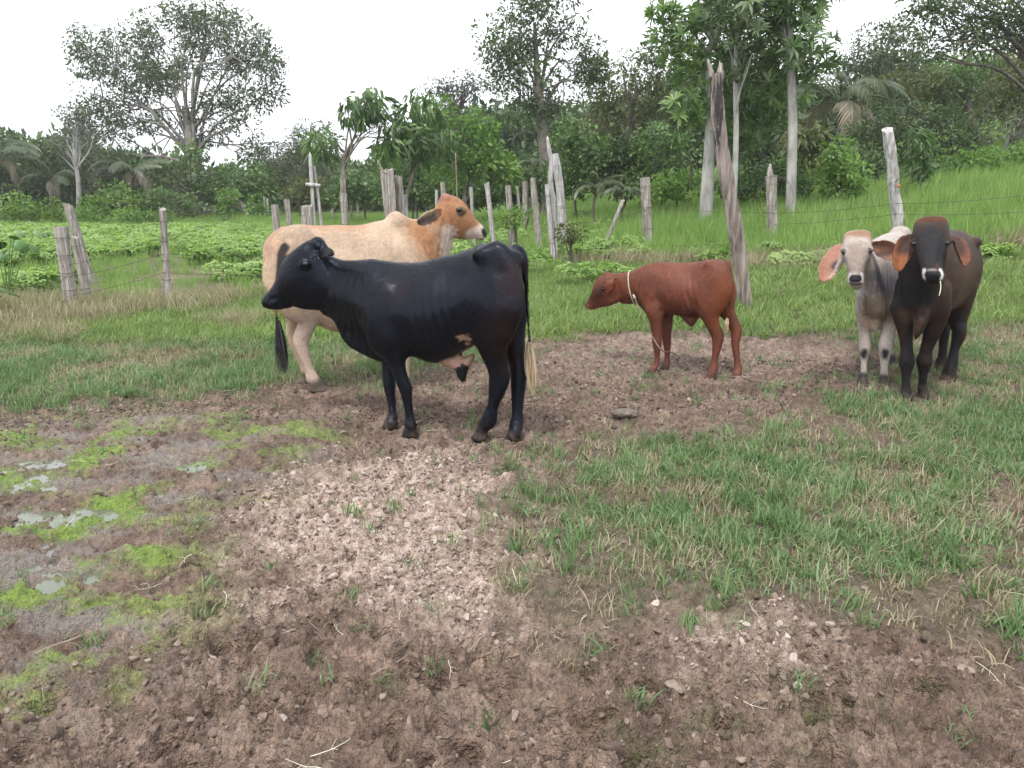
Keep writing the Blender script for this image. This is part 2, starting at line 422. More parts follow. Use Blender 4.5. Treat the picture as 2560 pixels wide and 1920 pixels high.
        V = np.empty(N*3, np.float32); me.vertices.foreach_get('co', V); V = V.reshape(-1, 3).astype(float)
        def normals():
            nn = np.empty(N*3, np.float32); me.vertices.foreach_get('normal', nn); return nn.reshape(-1, 3).astype(float)
        ne = len(me.edges); E_ = np.empty(ne*2, np.int32); me.edges.foreach_get('vertices', E_); E_ = E_.reshape(-1, 2)
        deg = np.bincount(E_.ravel(), minlength=N)[:, None]; wt_ = np.zeros(N)
        for cc_, rr_ in s.soft: wt_ = np.maximum(wt_, 1-sstep(.55, 1, np.linalg.norm(V-cc_, axis=1)/rr_))
        for it in range(45):                       # melt the joints of shoulder, neck and haunch into one skin
            S_ = np.zeros_like(V)
            for a_ in range(3): S_[:, a_] = np.bincount(E_[:, 0], V[E_[:, 1], a_], N)+np.bincount(E_[:, 1], V[E_[:, 0], a_], N)
            V += (S_/deg-V)*(wt_*.6)[:, None]
        me.vertices.foreach_set('co', V.astype(np.float32).ravel()); me.update()
        nn = normals()
        V += nn*((vn3(V, 7, 3)-.5)*.008+(vn3(V, 26, 5)-.5)*.002)[:, None]      # uneven flesh over ribs and muscle
        for c, r, d in s.dents:
            q = np.min([np.linalg.norm(V-c_, axis=1) for c_ in np.atleast_2d(c)], axis=0)/r; V -= nn*(d*np.exp(-q*q*1.5))[:, None]
        def hit(x, y):                             # the skin that shows at a place in the picture
            dd = unit(ray(*s.crop(x, y))); w = V-CAM; tt = w@dd; off = np.linalg.norm(w-tt[:, None]*dd, axis=1); cand = np.where(off < .016)[0]
            return None if not len(cand) else V[cand[np.argmin(tt[cand])]].copy()
        if ribs is not None:                       # rib cage showing through the flank
            x0, x1, za, amp, per, sl = ribs; sv = (V-s.p0)@s.h; lat_ = np.abs(nn@s.n)
            w_ = sstep(x0, x0+.12, sv)*(1-sstep(x1-.12, x1, sv))*np.exp(-((V[:, 2]-za)/.17)**2)*sstep(.45, .8, lat_); V += nn*(w_*amp*np.sin((sv+sl*V[:, 2])*2*np.pi/per)*(.5+vn3(V, 6, 90)))[:, None]
        for path, r, dp in s.rdent:
            hs = [h_ for h_ in (hit(x, y) for x, y in catmull(np.array(path, float), 6)) if h_ is not None]; q = np.full(N, 1e9)
            for h_ in hs: q = np.minimum(q, np.linalg.norm(V-h_, axis=1))
            V -= nn*(dp*np.exp(-(q/r)**2*1.5))[:, None]
        if folds is not None: V += nn*folds(V)[:, None]
        me.vertices.foreach_set('co', V.astype(np.float32).ravel()); me.update(); nn = normals()
        for path, r, col, soft, noise, sc in s.rpaint:
            hp = [h_ for h_ in (hit(x, y) for x, y in path) if h_ is not None]
            if hp: s.pnt(hp, r, col, soft, noise, None, sc)
        for x, y, r, dd in s.reyes:
            h_ = hit(x, y)
            if h_ is not None: s.eyes.append((h_-unit(dd)*r*.45, r, dd)); s.pnt([h_], r*1.7, tuple(np.array(base)*.3), .6, .1)
        c = np.tile(np.array(base, float), (N, 1)); c *= (1+.35*(vn3(V, 5, 11)-.5)+.25*(vn3(V, 18, 4)-.5))[:, None]
        for P, r, col, soft, noise, facing, sc in s.paint:
            d = np.full(N, 1e9)
            if len(P) == 1: d = np.linalg.norm(V-P[0], axis=1)
            for a, b in zip(P[:-1], P[1:]):
                e = b-a; t = np.clip(((V-a)@e)/(e@e+1e-12), 0, 1); d = np.minimum(d, np.linalg.norm(V-a-t[:, None]*e, axis=1))
            q = d/r+(vn3(V, sc, 21)-.5)*2*noise; f = 1-sstep(1-soft, 1+soft*.3, q)
            if facing is not None: f = f*sstep(-.05, .3, nn@unit(facing))
            c = c*(1-f[:, None])+np.array(col)*f[:, None]
        md_ = np.clip(1.1-V[:, 2]/.13, 0, 1)*sstep(.42, .62, vn3(V, 30, 81)*.6+vn3(V, 9, 83)*.4+.12*(V[:, 2] < .06)); c = c*(1-.6*md_[:, None])+np.array([.085, .06, .048])*.6*md_[:, None]      # splashed mud
        ca = me.color_attributes.new('coat', 'FLOAT_COLOR', 'POINT'); rgba = np.ones((N, 4), np.float32); rgba[:, :3] = np.clip(c, .002, .9)
        ca.data.foreach_set('color', rgba.ravel())
        base_pt = np.mean(s.hooves, 0); root = empty(name, (base_pt[0], base_pt[1], 0))
        me.materials.clear(); me.transform(Matrix.Translation(-Vector(root.location)))
        o = bpy.data.objects.new('body', me); COL.objects.link(o); me.materials.append(mat); o.parent = root
        me.polygons.foreach_set('use_smooth', np.ones(len(me.polygons), bool))
        tag(root, label, 'calf' if 'calf' in name else 'cow'); s.root = root
        for e, r, d in s.eyes: s.eye(e, r, d)
        s.fur(V, nn, c, fur)
        return root
    def fur(s, V, nn, c, spec_):
        # short hairs lying back along the coat, one thin sliver each
        n, ln = spec_; r = np.random.default_rng(len(V)); i = r.integers(0, len(V), n); i = i[V[i, 2] > .07]
        for e_, r_, d_ in s.eyes: i = i[np.linalg.norm(V[i]-e_, axis=1) > r_*1.5]
        for p_, r_ in s.nohair: i = i[np.linalg.norm(V[i]-p_, axis=1) > r_]
        n = len(i); P = V[i]+r.normal(0, .004, (n, 3)); N_ = nn[i]; P -= N_*np.sum((P-V[i])*N_, 1)[:, None]
        low = sstep(.75, .45, V[i, 2])[:, None] if False else (1-sstep(.40, .62, V[i, 2]))[:, None]
        f = -s.h*(1-low*.8)+np.array([0, 0, -.55])*(1+low)+r.normal(0, .28, (n, 3)); f -= N_*np.sum(f*N_, 1)[:, None]; f /= np.linalg.norm(f, axis=1)[:, None]+1e-9
        sd = np.cross(N_, f)*(.0009*r.uniform(.7, 1.5, n))[:, None]; L_ = (ln*r.uniform(.6, 1.5, n))[:, None]; b0 = P-N_*.0008; tip = P+f*L_+N_*L_*r.uniform(.08, .42, n)[:, None]
        W = np.stack([b0-sd, b0+sd, tip], 1).reshape(-1, 3)-np.array(s.root.location); me = mesh_np('coat_hair', W, [np.arange(3*n).reshape(-1, 3)])
        col = np.ones((n, 3, 4), np.float32); col[:, :, :3] = (np.clip(c[i], .002, .9)*r.uniform(.55, 1.6, n)[:, None])[:, None, :]
        ca = me.color_attributes.new('coat', 'FLOAT_COLOR', 'POINT'); ca.data.foreach_set('color', col.ravel()); o = link('coat_hair', me, s.furmat or M_FUR, smooth=False); o.parent = s.root; o['kind'] = 'stuff'
    def eye(s, c, r, d):
        mb = MB(); d = unit(d); a = unit(np.cross(d, [0, 0, 1])); b = np.cross(a, d); R = []
        for q in np.linspace(-.98, .98, 9):
            k = math.sqrt(1-q*q); R.append((c+d*r*q, b*r*k*.8, a*r*k*1.15, 0, 0))
        add_rings(mb, loft_rings(R, n=1, m=14, e=2)); me = mb.mesh('eye'); me.transform(Matrix.Translation(-Vector(s.root.location)))
        o = link('eye', me, M_EYE); o.parent = s.root
    def hair(s, name, path, wid, n, mat, r):
        """tail switch: many thin strands gathered along a path"""
        P = catmull(path, 6); mb = MB(); lv = []; m = len(P)
        for k in range(n):
            az = r.uniform(0, 6.28); rr = math.sqrt(r.random()); e = int(m*r.uniform(.55, 1)); e = max(e, 4); st = int(m*.3*r.random()**2)
            V = []; q0 = r.uniform(0, 6)
            for i in range(st, e):
                f = i/(m-1); w = np.interp(f, np.linspace(0, 1, len(wid)), wid)*rr
                p = P[i]+np.array([math.cos(az+.4*math.sin(3*f+q0))*w, math.sin(az)*w, .006*math.sin(9*f+q0)])
                h = .0028*(1-.8*(i-st)/(e-st)); sd = np.array([math.cos(az*3), math.sin(az*3), 0])*h
                V += [p-sd, p+sd]
            L_ = len(V)//2
            mb.add(V, [[2*i, 2*i+1, 2*i+3, 2*i+2] for i in range(L_-1)]); lv += list(np.full(len(V), r.random()))
        me = mb.mesh(name); set_leafv(me, lv); me.transform(Matrix.Translation(-Vector(s.root.location)))
        o = link(name, me, mat); o.parent = s.root; return o

def coat_mat(name, rough, sheen, spec, bump=.25, bl=.18):
    t = NT(name); c = t.attr('coat', out='Color'); o = t.obj()
    n1 = t.noise(120, 4, .65, t.map(o, (1, 1, .22))); n2 = t.noise(38, 4, .6, o)
    n3 = t.noise(8, 5, .65, o); c = t.mix(1, c, t.ramp(n3, [(.3, (1-bl,)*3), (.7, (1+bl,)*3)]), 'MULTIPLY'); c = t.mix(1, c, t.ramp(n2, [(.3, (.82, .82, .82)), (.7, (1.14, 1.14, 1.14))]), 'MULTIPLY')
    c = t.mix(.5, c, t.mix(1, c, t.ramp(n1, [(.3, (.62, .62, .62)), (.7, (1.3, 1.3, 1.3))]), 'MULTIPLY'))
    t.P(Base_Color=c, Roughness=t.ramp(n2, [(.3, rough-.07), (.7, rough+.1)]), Specular_IOR_Level=spec, Sheen_Weight=sheen, Sheen_Roughness=.4)
    t.bump(t.math('ADD', n1, t.math('MULTIPLY', n2, .8)), bump, .006); return t.m
t = NT('eyeball'); t.P(Base_Color=(.006, .004, .004), Roughness=.08); M_EYE = t.m
t = NT('short_hair'); t.P(Base_Color=t.attr('coat', out='Color'), Roughness=.42, Specular_IOR_Level=.25); M_FUR = t.m
t = NT('short_black_hair'); t.P(Base_Color=t.attr('coat', out='Color'), Roughness=.3, Specular_IOR_Level=.4, Specular_Tint=(.62, .74, 1.0)); M_FUR_BLACK = t.m
M_COAT_BLACK = coat_mat('coat_black', .34, 0, .22, .12); M_COAT_BLACK.node_tree.nodes['Principled BSDF'].inputs['Specular Tint'].default_value = (.72, .8, 1, 1); M_COAT_BROWN = coat_mat('coat_brown', .5, 0, .1, .15); M_COAT_LIGHT = coat_mat('coat_light', .62, .05, .25, .3, .06); M_COAT_RED = coat_mat('coat_red', .5, 0, .2)
def hair_mat(name, c1, c2):
    t = NT(name); t.P(Base_Color=t.ramp(t.attr('leafv'), [(.1, c1), (.9, c2)]), Roughness=.5); return t.m
M_HAIR_BLOND = hair_mat('switch_blond', (.30, .19, .09), (.62, .52, .38)); M_HAIR_DARK = hair_mat('switch_dark', (.012, .011, .012), (.05, .045, .045))
hr = np.random.default_rng(3)
UP = np.array([0, 0, 1.])

# --- black cow, side on, head turned to the left
b = Beast((-.40, 4.86), 180-20, C1)
b.side_loft([((1600, 425), (1596, 620), .06), ((1570, 400), (1575, 830), .125, 0, .2, .3), ((1510, 386), (1500, 930), .185, 0, .35, .2), ((1400, 384), (1390, 960), .225, 0, .25, .2),
    ((1280, 410), (1260, 1030), .225, 0, .2, .4), ((1130, 455), (1130, 1085), .24, 0, .15, .45), ((980, 487), (1000, 1045), .225, 0, .2, .45), ((850, 480), (900, 1025), .205, 0, .25, .5),
    ((740, 466), (800, 1010), .19, 0, .45, .45), ((650, 472), (700, 950), .15, 0, .5, .5), ((560, 472), (590, 880), .115, 0, .45, .35), ((490, 448), (500, 800), .095, .01, .35, .2), ((430, 400), (430, 770), .09, .015, .3)])
b.side_loft([((450, 405), (470, 775), .075, .02, .3), ((385, 347), (395, 772), .098, .03, .35), ((300, 400), (325, 764), .112, .04, .4), ((225, 470), (262, 745), .09, .05, .3),
    ((192, 552), (232, 752), .072, .06, .2), ((150, 636), (205, 766), .068, .07), ((120, 670), (155, 766), .067, .075), ((102, 694), (120, 756), .055, .08)], e=2.4)
b.side_loft([((430, 700), (440, 795), .022, .015), ((500, 700), (510, 845), .026, .01), ((580, 780), (578, 970), .032), ((650, 850), (645, 1020), .038), ((730, 900), (730, 1065), .045), ((800, 920), (805, 1088), .055), ((860, 920), (870, 1060), .06)], e=2.0)
b.blob(b.pt(830, 830, .12), (.20, .10, .27)); b.blob(b.pt(830, 830, -.12), (.19, .10, .26))          # shoulders
b.blob(b.pt(1470, 690, .115), (.17, .095, .34)); b.blob(b.pt(1480, 700, -.09), (.16, .09, .32))       # haunches
b.blob(b.pt(1385, 440, .155), (.08, .04, .045)); b.blob(b.pt(1385, 440, -.155), (.08, .04, .045))   # hook bones
b.blob(b.pt(1585, 475, .08), (.05, .04, .06)); b.blob(b.pt(1585, 475, -.08), (.05, .04, .06)); b.blob(b.pt(148, 716, .075), (.062, .064, .052)); b.blob(b.pt(215, 735, .06), (.07, .055, .03))
b.blob(b.pt(410, 380, .03), (.05, .06, .05)); b.blob(b.pt(448, 402, .07), (.026, .03, .034))
b.limb([(845, 900, .115, .09), (868, 1010, .085, .075), (885, 1100, .058, .052), (912, 1180, .047, .045), (935, 1235, .046, .044), (945, 1310, .033, .032), (955, 1385, .032, .032), (962, 1440, .041, .038), (965, 1520, .044)], off=.13)
b.limb([(845, 940, .10, .085), (838, 1050, .066, .06), (835, 1130, .05, .048), (838, 1215, .046, .043), (848, 1290, .033, .032), (856, 1365, .032, .032), (855, 1410, .041, .038), (850, 1472, .044)], off=-.13)
b.limb([(1455, 720, .20, .10), (1438, 900, .140, .09), (1452, 1010, .104, .075), (1474, 1090, .084, .06), (1490, 1165, .076, .052), (1472, 1255, .056, .042), (1448, 1345, .044, .037), (1425, 1430, .048, .042), (1385, 1540, .048)], off=.12)
b.limb([(1530, 760, .15, .09), (1555, 920, .105, .08), (1590, 1060, .066, .056), (1604, 1140, .060, .048), (1602, 1200, .051, .045), (1597, 1300, .045, .038), (1595, 1380, .041, .037), (1592, 1440, .046, .042), (1580, 1545, .048)], off=-.13)
b.rope_tube([b.pt(1560, 402), b.pt(1602, 410, -.01), b.pt(1630, 465, -.01), b.pt(1644, 600, -.02), b.pt(1654, 750, -.03), b.pt(1662, 900, -.05), b.pt(1666, 975, -.05)], [.034, .034, .03, .025, .021, .017, .013])
b.side_loft([((1150, 1040), (1165, 1100), .04), ((1230, 1040), (1245, 1135), .05), ((1290, 1040), (1275, 1170), .045), ((1340, 1010), (1330, 1080), .04)], e=2)     # sheath and navel fold
b.rope_tube([b.pt(1270, 1110), b.pt(1268, 1150), b.pt(1280, 1195)], [.045, .04, .018])
e1 = b.pt(425, 445, .09); e2 = b.pt(470, 428, .16); e3 = b.pt(492, 432, .19)
b.ear([e1, (e1+e2)/2, e2, e3, b.pt(508, 440, .20)], [.022, .034, .038, .028, .01], [.3, 0, 1], [-.5, -.8, -.3], thick=.011)
eb = b.pt(330, 506, .13); b.blob(b.pt(337, 497, .110), (.05, .03, .035)); 
b.reyes.append((330, 508, .023, b.n+b.h*.2)); b.rdent += [([(296, 522), (330, 534), (360, 518), (366, 500)], .012, -.004), ([(298, 502), (330, 486), (362, 496)], .013, -.005), ([(160, 760), (205, 752), (245, 738), (262, 705), (272, 672)], .012, .004), ([(118, 712), (132, 706), (146, 712)], .014, .009), ([(590, 560), (600, 700), (640, 860)], .02, .003), ([(655, 560), (650, 720), (690, 880)], .02, .003), ([(520, 640), (540, 780), (580, 900)], .018, .003), ([(470, 470), (480, 560), (462, 660), (430, 720)], .025, .006)]
b.rp([(1258, 945), (1288, 950)], .03, (.33, .21, .145), .4, .9, 46); b.rp([(1300, 985)], .02, (.30, .19, .13), .3, .6, 40)
for q in np.linspace(0, 1, 8): b.dent(b.pt(150+100*q, 752-14*q*q*1.2-25*max(0, q-.6), .115), .014, .007)
b.pnt([b.pt(870, 640, .2), b.pt(850, 520, .2)], .13, (.010, .0055, .006), .9); b.pnt([b.pt(1570, 560, .1), b.pt(1520, 900, .1), b.pt(1560, 1050, 0)], .14, (.016, .008, .006), .8)
b.pnt([b.pt(1190, 1110, .02), b.pt(1250, 1110, .02), b.pt(1345, 1055, .03)], .075, (.36, .22, .16), .2, .35, sc=18); b.pnt([b.pt(1270, 1150, .04), b.pt(1285, 1200, .0)], .062, (.008, .007, .008), .15, .3, sc=25)
b.pnt([b.pt(100, 715, .1), b.pt(120, 735, .1)], .045, (.012, .012, .014), .3)
for c in b.hooves: b.pnt([c+UP*.015], .055, (.035, .03, .026), .3, .2)
b.pnt([b.pt(1600, 1545, -.1)], .035, (.35, .14, .08), .3, .3)
b.dent(b.pt(1255, 560, .21), .13, .035); b.dent(b.pt(1480, 520, .18), .10, .018)
b.crease([(1420, 440), (1320, 600), (1270, 760), (1240, 900), (1290, 1000)], .25, .06, .007); b.crease([(905, 520), (930, 650), (950, 800), (930, 950)], .22, .06, .006)
b.crease([(1500, 560), (1530, 760), (1525, 950)], .18, .05, .006); b.crease([(850, 1030), (900, 1010)], .2, .035, .006)
neck_a = b.pt(600, 480); neck_b = b.pt(800, 1000)
def folds_black(V):
    s = (V-b.p0)@b.h; z = V[:, 2]; c0 = (b.pt(640, 700)-b.p0)@b.h
    w = np.exp(-((s-c0-.0)/.17)**2)*sstep(.45, .65, z)*(1-sstep(1.0, 1.1, z))
    return w*.003*np.sin((s-c0)*105+z*18+9*vn3(V, 5, 77))*vn3(V, 11, 78)*1.6+.006*np.exp(-((s-(b.pt(1230, 700)-b.p0)@b.h)/.05)**2)*-1*sstep(.5, .6, z)
b.soft = [(b.pt(835, 900, 0), .36), (b.pt(1450, 800, 0), .46), (b.pt(1380, 450, 0), .32), (b.pt(620, 700, 0), .26), (b.pt(1150, 780, 0), .4)]
b.furmat = M_FUR_BLACK; b.nohair = [(b.pt(115, 715, .08), .05)]
b.build('black_cow', 'glossy black cow standing on bare mud with blond tail tuft', (.0036, .0036, .0056), M_COAT_BLACK, folds=folds_black, fur=(90000, .012), ribs=(-.22, .22, .78, .0030, .062, -.25))
b.hair('tail_switch', [b.pt(1667, 965, -.05), b.pt(1670, 1040, -.05), b.pt(1678, 1130, -.05), b.pt(1685, 1210, -.05), b.pt(1690, 1290, -.05)], [.012, .035, .038, .03, .01], 260, M_HAIR_BLOND, hr)

# --- cream cow behind it, facing right
c = Beast((-1.58, 6.12), 18, C1)
c.side_loft([((185, 345), (165, 560), .09), ((225, 300), (215, 700), .18, 0, .2), ((290, 260), (290, 800), .235, 0, .2, .15), ((400, 266), (400, 850), .27, 0, .2, .25), ((520, 266), (520, 900), .30, 0, .1, .3),
    ((650, 264), (650, 900), .31, 0, .1, .35), ((780, 240), (780, 880), .30, 0, .15, .45), ((880, 232), (900, 850), .26, 0, .25, .5), ((960, 228), (1000, 800), .21, 0, .35, .5),
    ((1020, 228), (1080, 700), .15, 0, .5, .35), ((1075, 188), (1130, 560), .12, 0, .45, .25), ((1130, 140), (1180, 420), .105, 0, .35, .15)])
c.side_loft([((800, 250), (800, 330), .09), ((840, 196), (850, 330), .10), ((885, 184), (890, 340), .095), ((930, 212), (930, 340), .085), ((970, 235), (970, 330), .06)], e=2.1)     # hump
c.side_loft([((1120, 140), (1160, 380), .085), ((1150, 96), (1215, 345), .105, 0, .3), ((1210, 90), (1260, 350), .118, 0, .35), ((1265, 120), (1300, 352), .108, 0, .3), ((1310, 175), (1335, 350), .088, 0, .2),
    ((1350, 232), (1362, 352), .072, 0, .1), ((1385, 268), (1378, 360), .068), ((1404, 295), (1392, 345), .05)], e=2.4)
c.side_loft([((1190, 330), (1225, 400), .018), ((1160, 420), (1195, 450), .02), ((1110, 500), (1150, 600), .025), ((1060, 650), (1090, 780), .03), ((1000, 750), (1010, 880), .035)], e=2)
c.blob(c.pt(290, 330, -.15), (.13, .08, .09)); c.blob(c.pt(290, 330, .15), (.13, .08, .09)); c.blob(c.pt(300, 560, -.14), (.26, .13, .38)); c.blob(c.pt(300, 560, .14), (.26, .13, .38))
c.blob(c.pt(930, 600, -.16), (.24, .11, .36)); c.blob(c.pt(930, 600, .16), (.24, .11, .36)); c.blob(c.pt(1172, 112, 0), (.05, .085, .045))
c.blob(c.pt(165, 420, .07), (.06, .05, .07)); c.blob(c.pt(185, 430, -.07), (.06, .05, .07))
c.limb([(330, 640, .20, .11), (360, 760, .13, .09), (352, 850, .078, .062), (320, 920, .072, .052), (312, 970, .062, .05), (335, 1050, .047, .042), (362, 1120, .044, .04), (385, 1180, .054, .048), (408, 1250, .058)], off=-.14)
c.limb([(300, 640, .18, .10), (290, 780, .11, .08), (275, 850, .07, .055), (268, 900, .06, .05), (285, 980, .045, .04), (320, 1070, .043, .04), (350, 1130, .052, .046), (365, 1195, .056)], off=.15)
c.limb([(930, 700, .13, .10), (930, 850, .095, .08), (928, 950, .062, .055), (925, 1040, .056, .05), (928, 1120, .041, .038), (930, 1180, .05, .046), (935, 1240, .056)], off=-.15)
c.limb([(900, 700, .13, .10), (880, 850, .09, .075), (860, 950, .06, .055), (850, 1030, .054, .05), (848, 1100, .04, .038), (848, 1150, .05, .046), (850, 1195, .056)], off=.14)
TL = [c.pt(245, 298), c.pt(195, 330, .0), c.pt(140, 385, .02), c.pt(122, 450, .03), c.pt(128, 540, .02), c.pt(142, 650, .0), c.pt(160, 760, -.05), c.pt(176, 835, -.05)]
c.rope_tube(TL, [.06, .065, .06, .052, .042, .03, .022, .016])
c.blob(c.pt(410, 770, -.02), (.10, .10, .07)); 
for q in ((420, 800, -.05), (452, 790, -.03), (430, 800, .05)): c.rope_tube([c.pt(q[0], q[1]-40, q[2]), c.pt(q[0]-2, q[1], q[2]), c.pt(q[0]-2, q[1]+26, q[2])], [.022, .018, .012])
E0 = c.pt(1150, 190, -.11)
c.ear([E0, c.pt(1110, 205, -.17), c.pt(1060, 228, -.20), c.pt(1015, 248, -.21), c.pt(1000, 252, -.21)], [.03, .055, .06, .035, .008], [0, -.35, 1], [.15, -1, -.3])
E1 = c.pt(1160, 185, .11); c.ear([E1, E1+np.array([-.05, .10, -.02]), E1+np.array([-.1, .18, -.06]), E1+np.array([-.13, .24, -.09])], [.03, .055, .05, .01], [0, .35, 1], [.3, .3, 1])
c.reyes.append((1262, 180, .024, -c.n+c.h*.3)); c.rdent += [([(1225, 320), (1290, 350), (1340, 348), (1385, 342)], .014, .005), ([(1399, 300), (1402, 308)], .016, .010), ([(1160, 330), (1150, 420)], .02, .004), ([(1185, 340), (1175, 430)], .018, .004), ([(1120, 330), (1100, 440)], .022, .004), ([(232, 340), (215, 390), (225, 450)], .03, .008)]
c.rp([(212, 385), (196, 420), (184, 470), (178, 530), (178, 590)], .034, (.02, .016, .016), .5, .35); c.rp([(196, 450), (190, 540)], .042, (.028, .022, .021), .6, .4); c.blob(c.pt(1258, 178, -.10), (.05, .03, .042)); 
c.dent(c.pt(1397, 303, -.07), .02, .014)
for q in np.linspace(0, 1, 7): c.dent(c.pt(1330+60*q, 352-4*q, -.08), .014, .006)
c.dent(c.pt(490, 350, -.24), .16, .03); c.crease([(330, 290), (450, 310), (510, 400), (540, 560)], -.25, .06, .008); c.crease([(880, 250), (960, 330), (1000, 430), (1010, 600)], -.2, .05, .008); c.crease([(720, 330), (740, 500), (740, 700)], -.3, .05, .004); c.crease([(800, 330), (820, 500)], -.28, .05, .004)
c.crease([(1000, 240), (1050, 330), (1075, 480)], -.13, .04, .007); c.crease([(330, 960), (360, 1000)], -.14, .03, .004)
W_ = (.58, .42, .30); RU = (.30, .145, .07)
c.pnt([c.pt(300, 260), c.pt(450, 266), c.pt(650, 264)], .13, (.35, .195, .115), .9); c.pnt([c.pt(200, 330), c.pt(170, 420, -.1)], .17, (.34, .20, .125), .8)
c.pnt([c.pt(1040, 300, -.1), c.pt(1060, 420, -.1), c.pt(1090, 230, 0)], .17, (.33, .165, .08), .8); c.pnt([c.pt(1180, 110, -.05), c.pt(1250, 200, -.1), c.pt(1280, 280, -.1)], .24, RU, .6)
c.pnt([c.pt(1200, 330, -.1), c.pt(1190, 420, -.06), c.pt(1160, 520, -.05)], .09, (.47, .39, .33), .5, .5, sc=40); c.pnt([c.pt(1165, 100)], .09, (.27, .12, .085), .6)
c.pnt([c.pt(1380, 320, -.06), c.pt(1345, 335, -.07)], .085, (.54, .44, .385), .35, .2); c.pnt([c.pt(1405, 303, -.03), c.pt(1403, 315, -.04)], .042, (.012, .011, .012), .25, .1)
c.pnt([c.pt(1260, 192, -.12)], .042, (.05, .035, .03), .5); c.pnt([c.pt(1340, 356, -.05), c.pt(1395, 352, -.05)], .014, (.03, .02, .02), .4)
c.pnt([c.pt(1030, 245, -.2), c.pt(1100, 222, -.18)], .05, (.10, .075, .06), .6, .4, (.1, -1, -.6)); c.pnt([c.pt(1002, 251, -.21)], .03, (.03, .025, .02), .4)
c.pnt([c.pt(1170, 125, -.11)], .028, (.09, .085, .085), .3)
c.pnt([c.pt(207, 392, -.13), c.pt(190, 470, -.15), c.pt(185, 570, -.15), c.pt(195, 640, -.15)], .065, (.022, .018, .018), .35, .25); c.pnt(TL[1:5], .062, (.42, .29, .21), .4)
c.pnt(TL[5:], .05, (.30, .16, .09), .5); c.pnt([TL[-1]], .05, (.03, .022, .02), .5)
c.pnt([c.pt(350, 800, -.14), c.pt(330, 960, -.14), c.pt(380, 1150, -.14)], .12, (.48, .37, .30), .5); c.pnt([c.pt(365, 985, -.16)], .05, (.45, .29, .2), .6)
c.pnt([c.pt(430, 800, -.05)], .07, (.40, .20, .13), .4)
for q in c.hooves: c.pnt([q+UP*.03], .10, (.045, .038, .033), .5, .25)
def folds_cream(V):
    s = (V-c.p0)@c.h; z = V[:, 2]; c0 = (c.pt(1130, 400)-c.p0)@c.h
    w = np.exp(-((s-c0)/.14)**2)*sstep(.8, .95, z)*(1-sstep(1.3, 1.4, z)); return w*.004*np.sin((s-c0)*115-z*14+10*vn3(V, 6, 71))*vn3(V, 11, 78)*1.6
c.soft = [(c.pt(930, 650), .5), (c.pt(300, 600), .5), (c.pt(300, 330), .3), (c.pt(1090, 350), .25), (c.pt(650, 560), .55)]
c.nohair = [(c.pt(1402, 308), .045)]
c.build('cream_cow', 'humped cream and tan cow standing behind the black cow', (.43, .318, .225), M_COAT_LIGHT, folds=folds_cream, fur=(90000, .014), ribs=(.35, .95, .95, .0035, .075, .25))
c.hair('tail_switch', [TL[-1], c.pt(185, 900, -.05), c.pt(195, 990, -.05), c.pt(202, 1080, -.05), c.pt(205, 1160, -.05)], [.015, .03, .045, .05, .035], 420, M_HAIR_DARK, hr)

# --- red-brown calf with a rope
k = Beast((1.55, 6.6), 180-28, C2)
k.side_loft([((1655, 400), (1650, 580), .05), ((1615, 362), (1620, 740), .10, 0, .2, .3), ((1550, 344), (1530, 850), .145, 0, .25, .2), ((1470, 348), (1440, 890), .175, 0, .2, .1), ((1340, 372), (1320, 905), .185, 0, .1, .2), ((1200, 382), (1190, 905), .19, 0, .1, .2),
    ((1080, 378), (1080, 890), .18, 0, .2, .3), ((970, 372), (980, 880), .155, 0, .3, .4), ((870, 398), (900, 880), .125, 0, .4, .4), ((790, 428), (830, 850), .10, 0, .4, .3), ((710, 465), (750, 780), .075, 0, .3, .2), ((620, 480), (640, 760), .068, .01, .3), ((540, 488), (560, 760), .068, .015, .3)])
k.side_loft([((560, 490), (600, 760), .06, .01, .2), ((470, 482), (520, 800), .072, .02, .3), ((400, 512), (450, 818), .078, .025, .35), ((350, 570), (400, 825), .066, .03, .25), ((315, 670), (365, 832), .05, .035, .1), ((280, 742), (330, 845), .043, .04), ((258, 772), (300, 845), .038, .045), ((250, 788), (270, 826), .026, .045)], e=2.4)
k.side_loft([((600, 730), (600, 785), .014), ((660, 740), (665, 795), .015), ((715, 740), (715, 800), .016), ((755, 740), (760, 790), .018), ((820, 780), (830, 880), .025), ((880, 830), (890, 930), .035)], e=2)
k.blob(k.pt(920, 660, .09), (.14, .07, .2)); k.blob(k.pt(920, 660, -.09), (.14, .07, .2)); k.blob(k.pt(1520, 640, .09), (.15, .085, .24)); k.blob(k.pt(1540, 640, -.09), (.15, .08, .24))
k.blob(k.pt(1470, 405, .115), (.055, .035, .035)); k.blob(k.pt(1470, 405, -.115), (.055, .035, .035)); k.blob(k.pt(465, 505, .02), (.03, .05, .035))
k.limb([(930, 820, .09, .07), (945, 950, .062, .055), (955, 1060, .046, .042), (958, 1130, .043, .04), (958, 1170, .042, .038), (960, 1270, .03, .028), (955, 1350, .03, .028), (945, 1400, .036, .033), (918, 1470, .038)], off=.10)
k.limb([(1030, 830, .08, .065), (1050, 950, .058, .05), (1050, 1060, .046, .042), (1052, 1130, .04, .038), (1058, 1240, .03, .028), (1058, 1310, .029, .028), (1055, 1360, .036, .033), (1045, 1425, .038)], off=-.11)
k.limb([(1480, 680, .16, .08), (1460, 840, .105, .075), (1495, 960, .067, .055), (1540, 1060, .056, .045), (1558, 1120, .052, .042), (1548, 1220, .037, .033), (1530, 1320, .033, .03), (1515, 1420, .038, .035), (1492, 1535, .041)], off=.09)
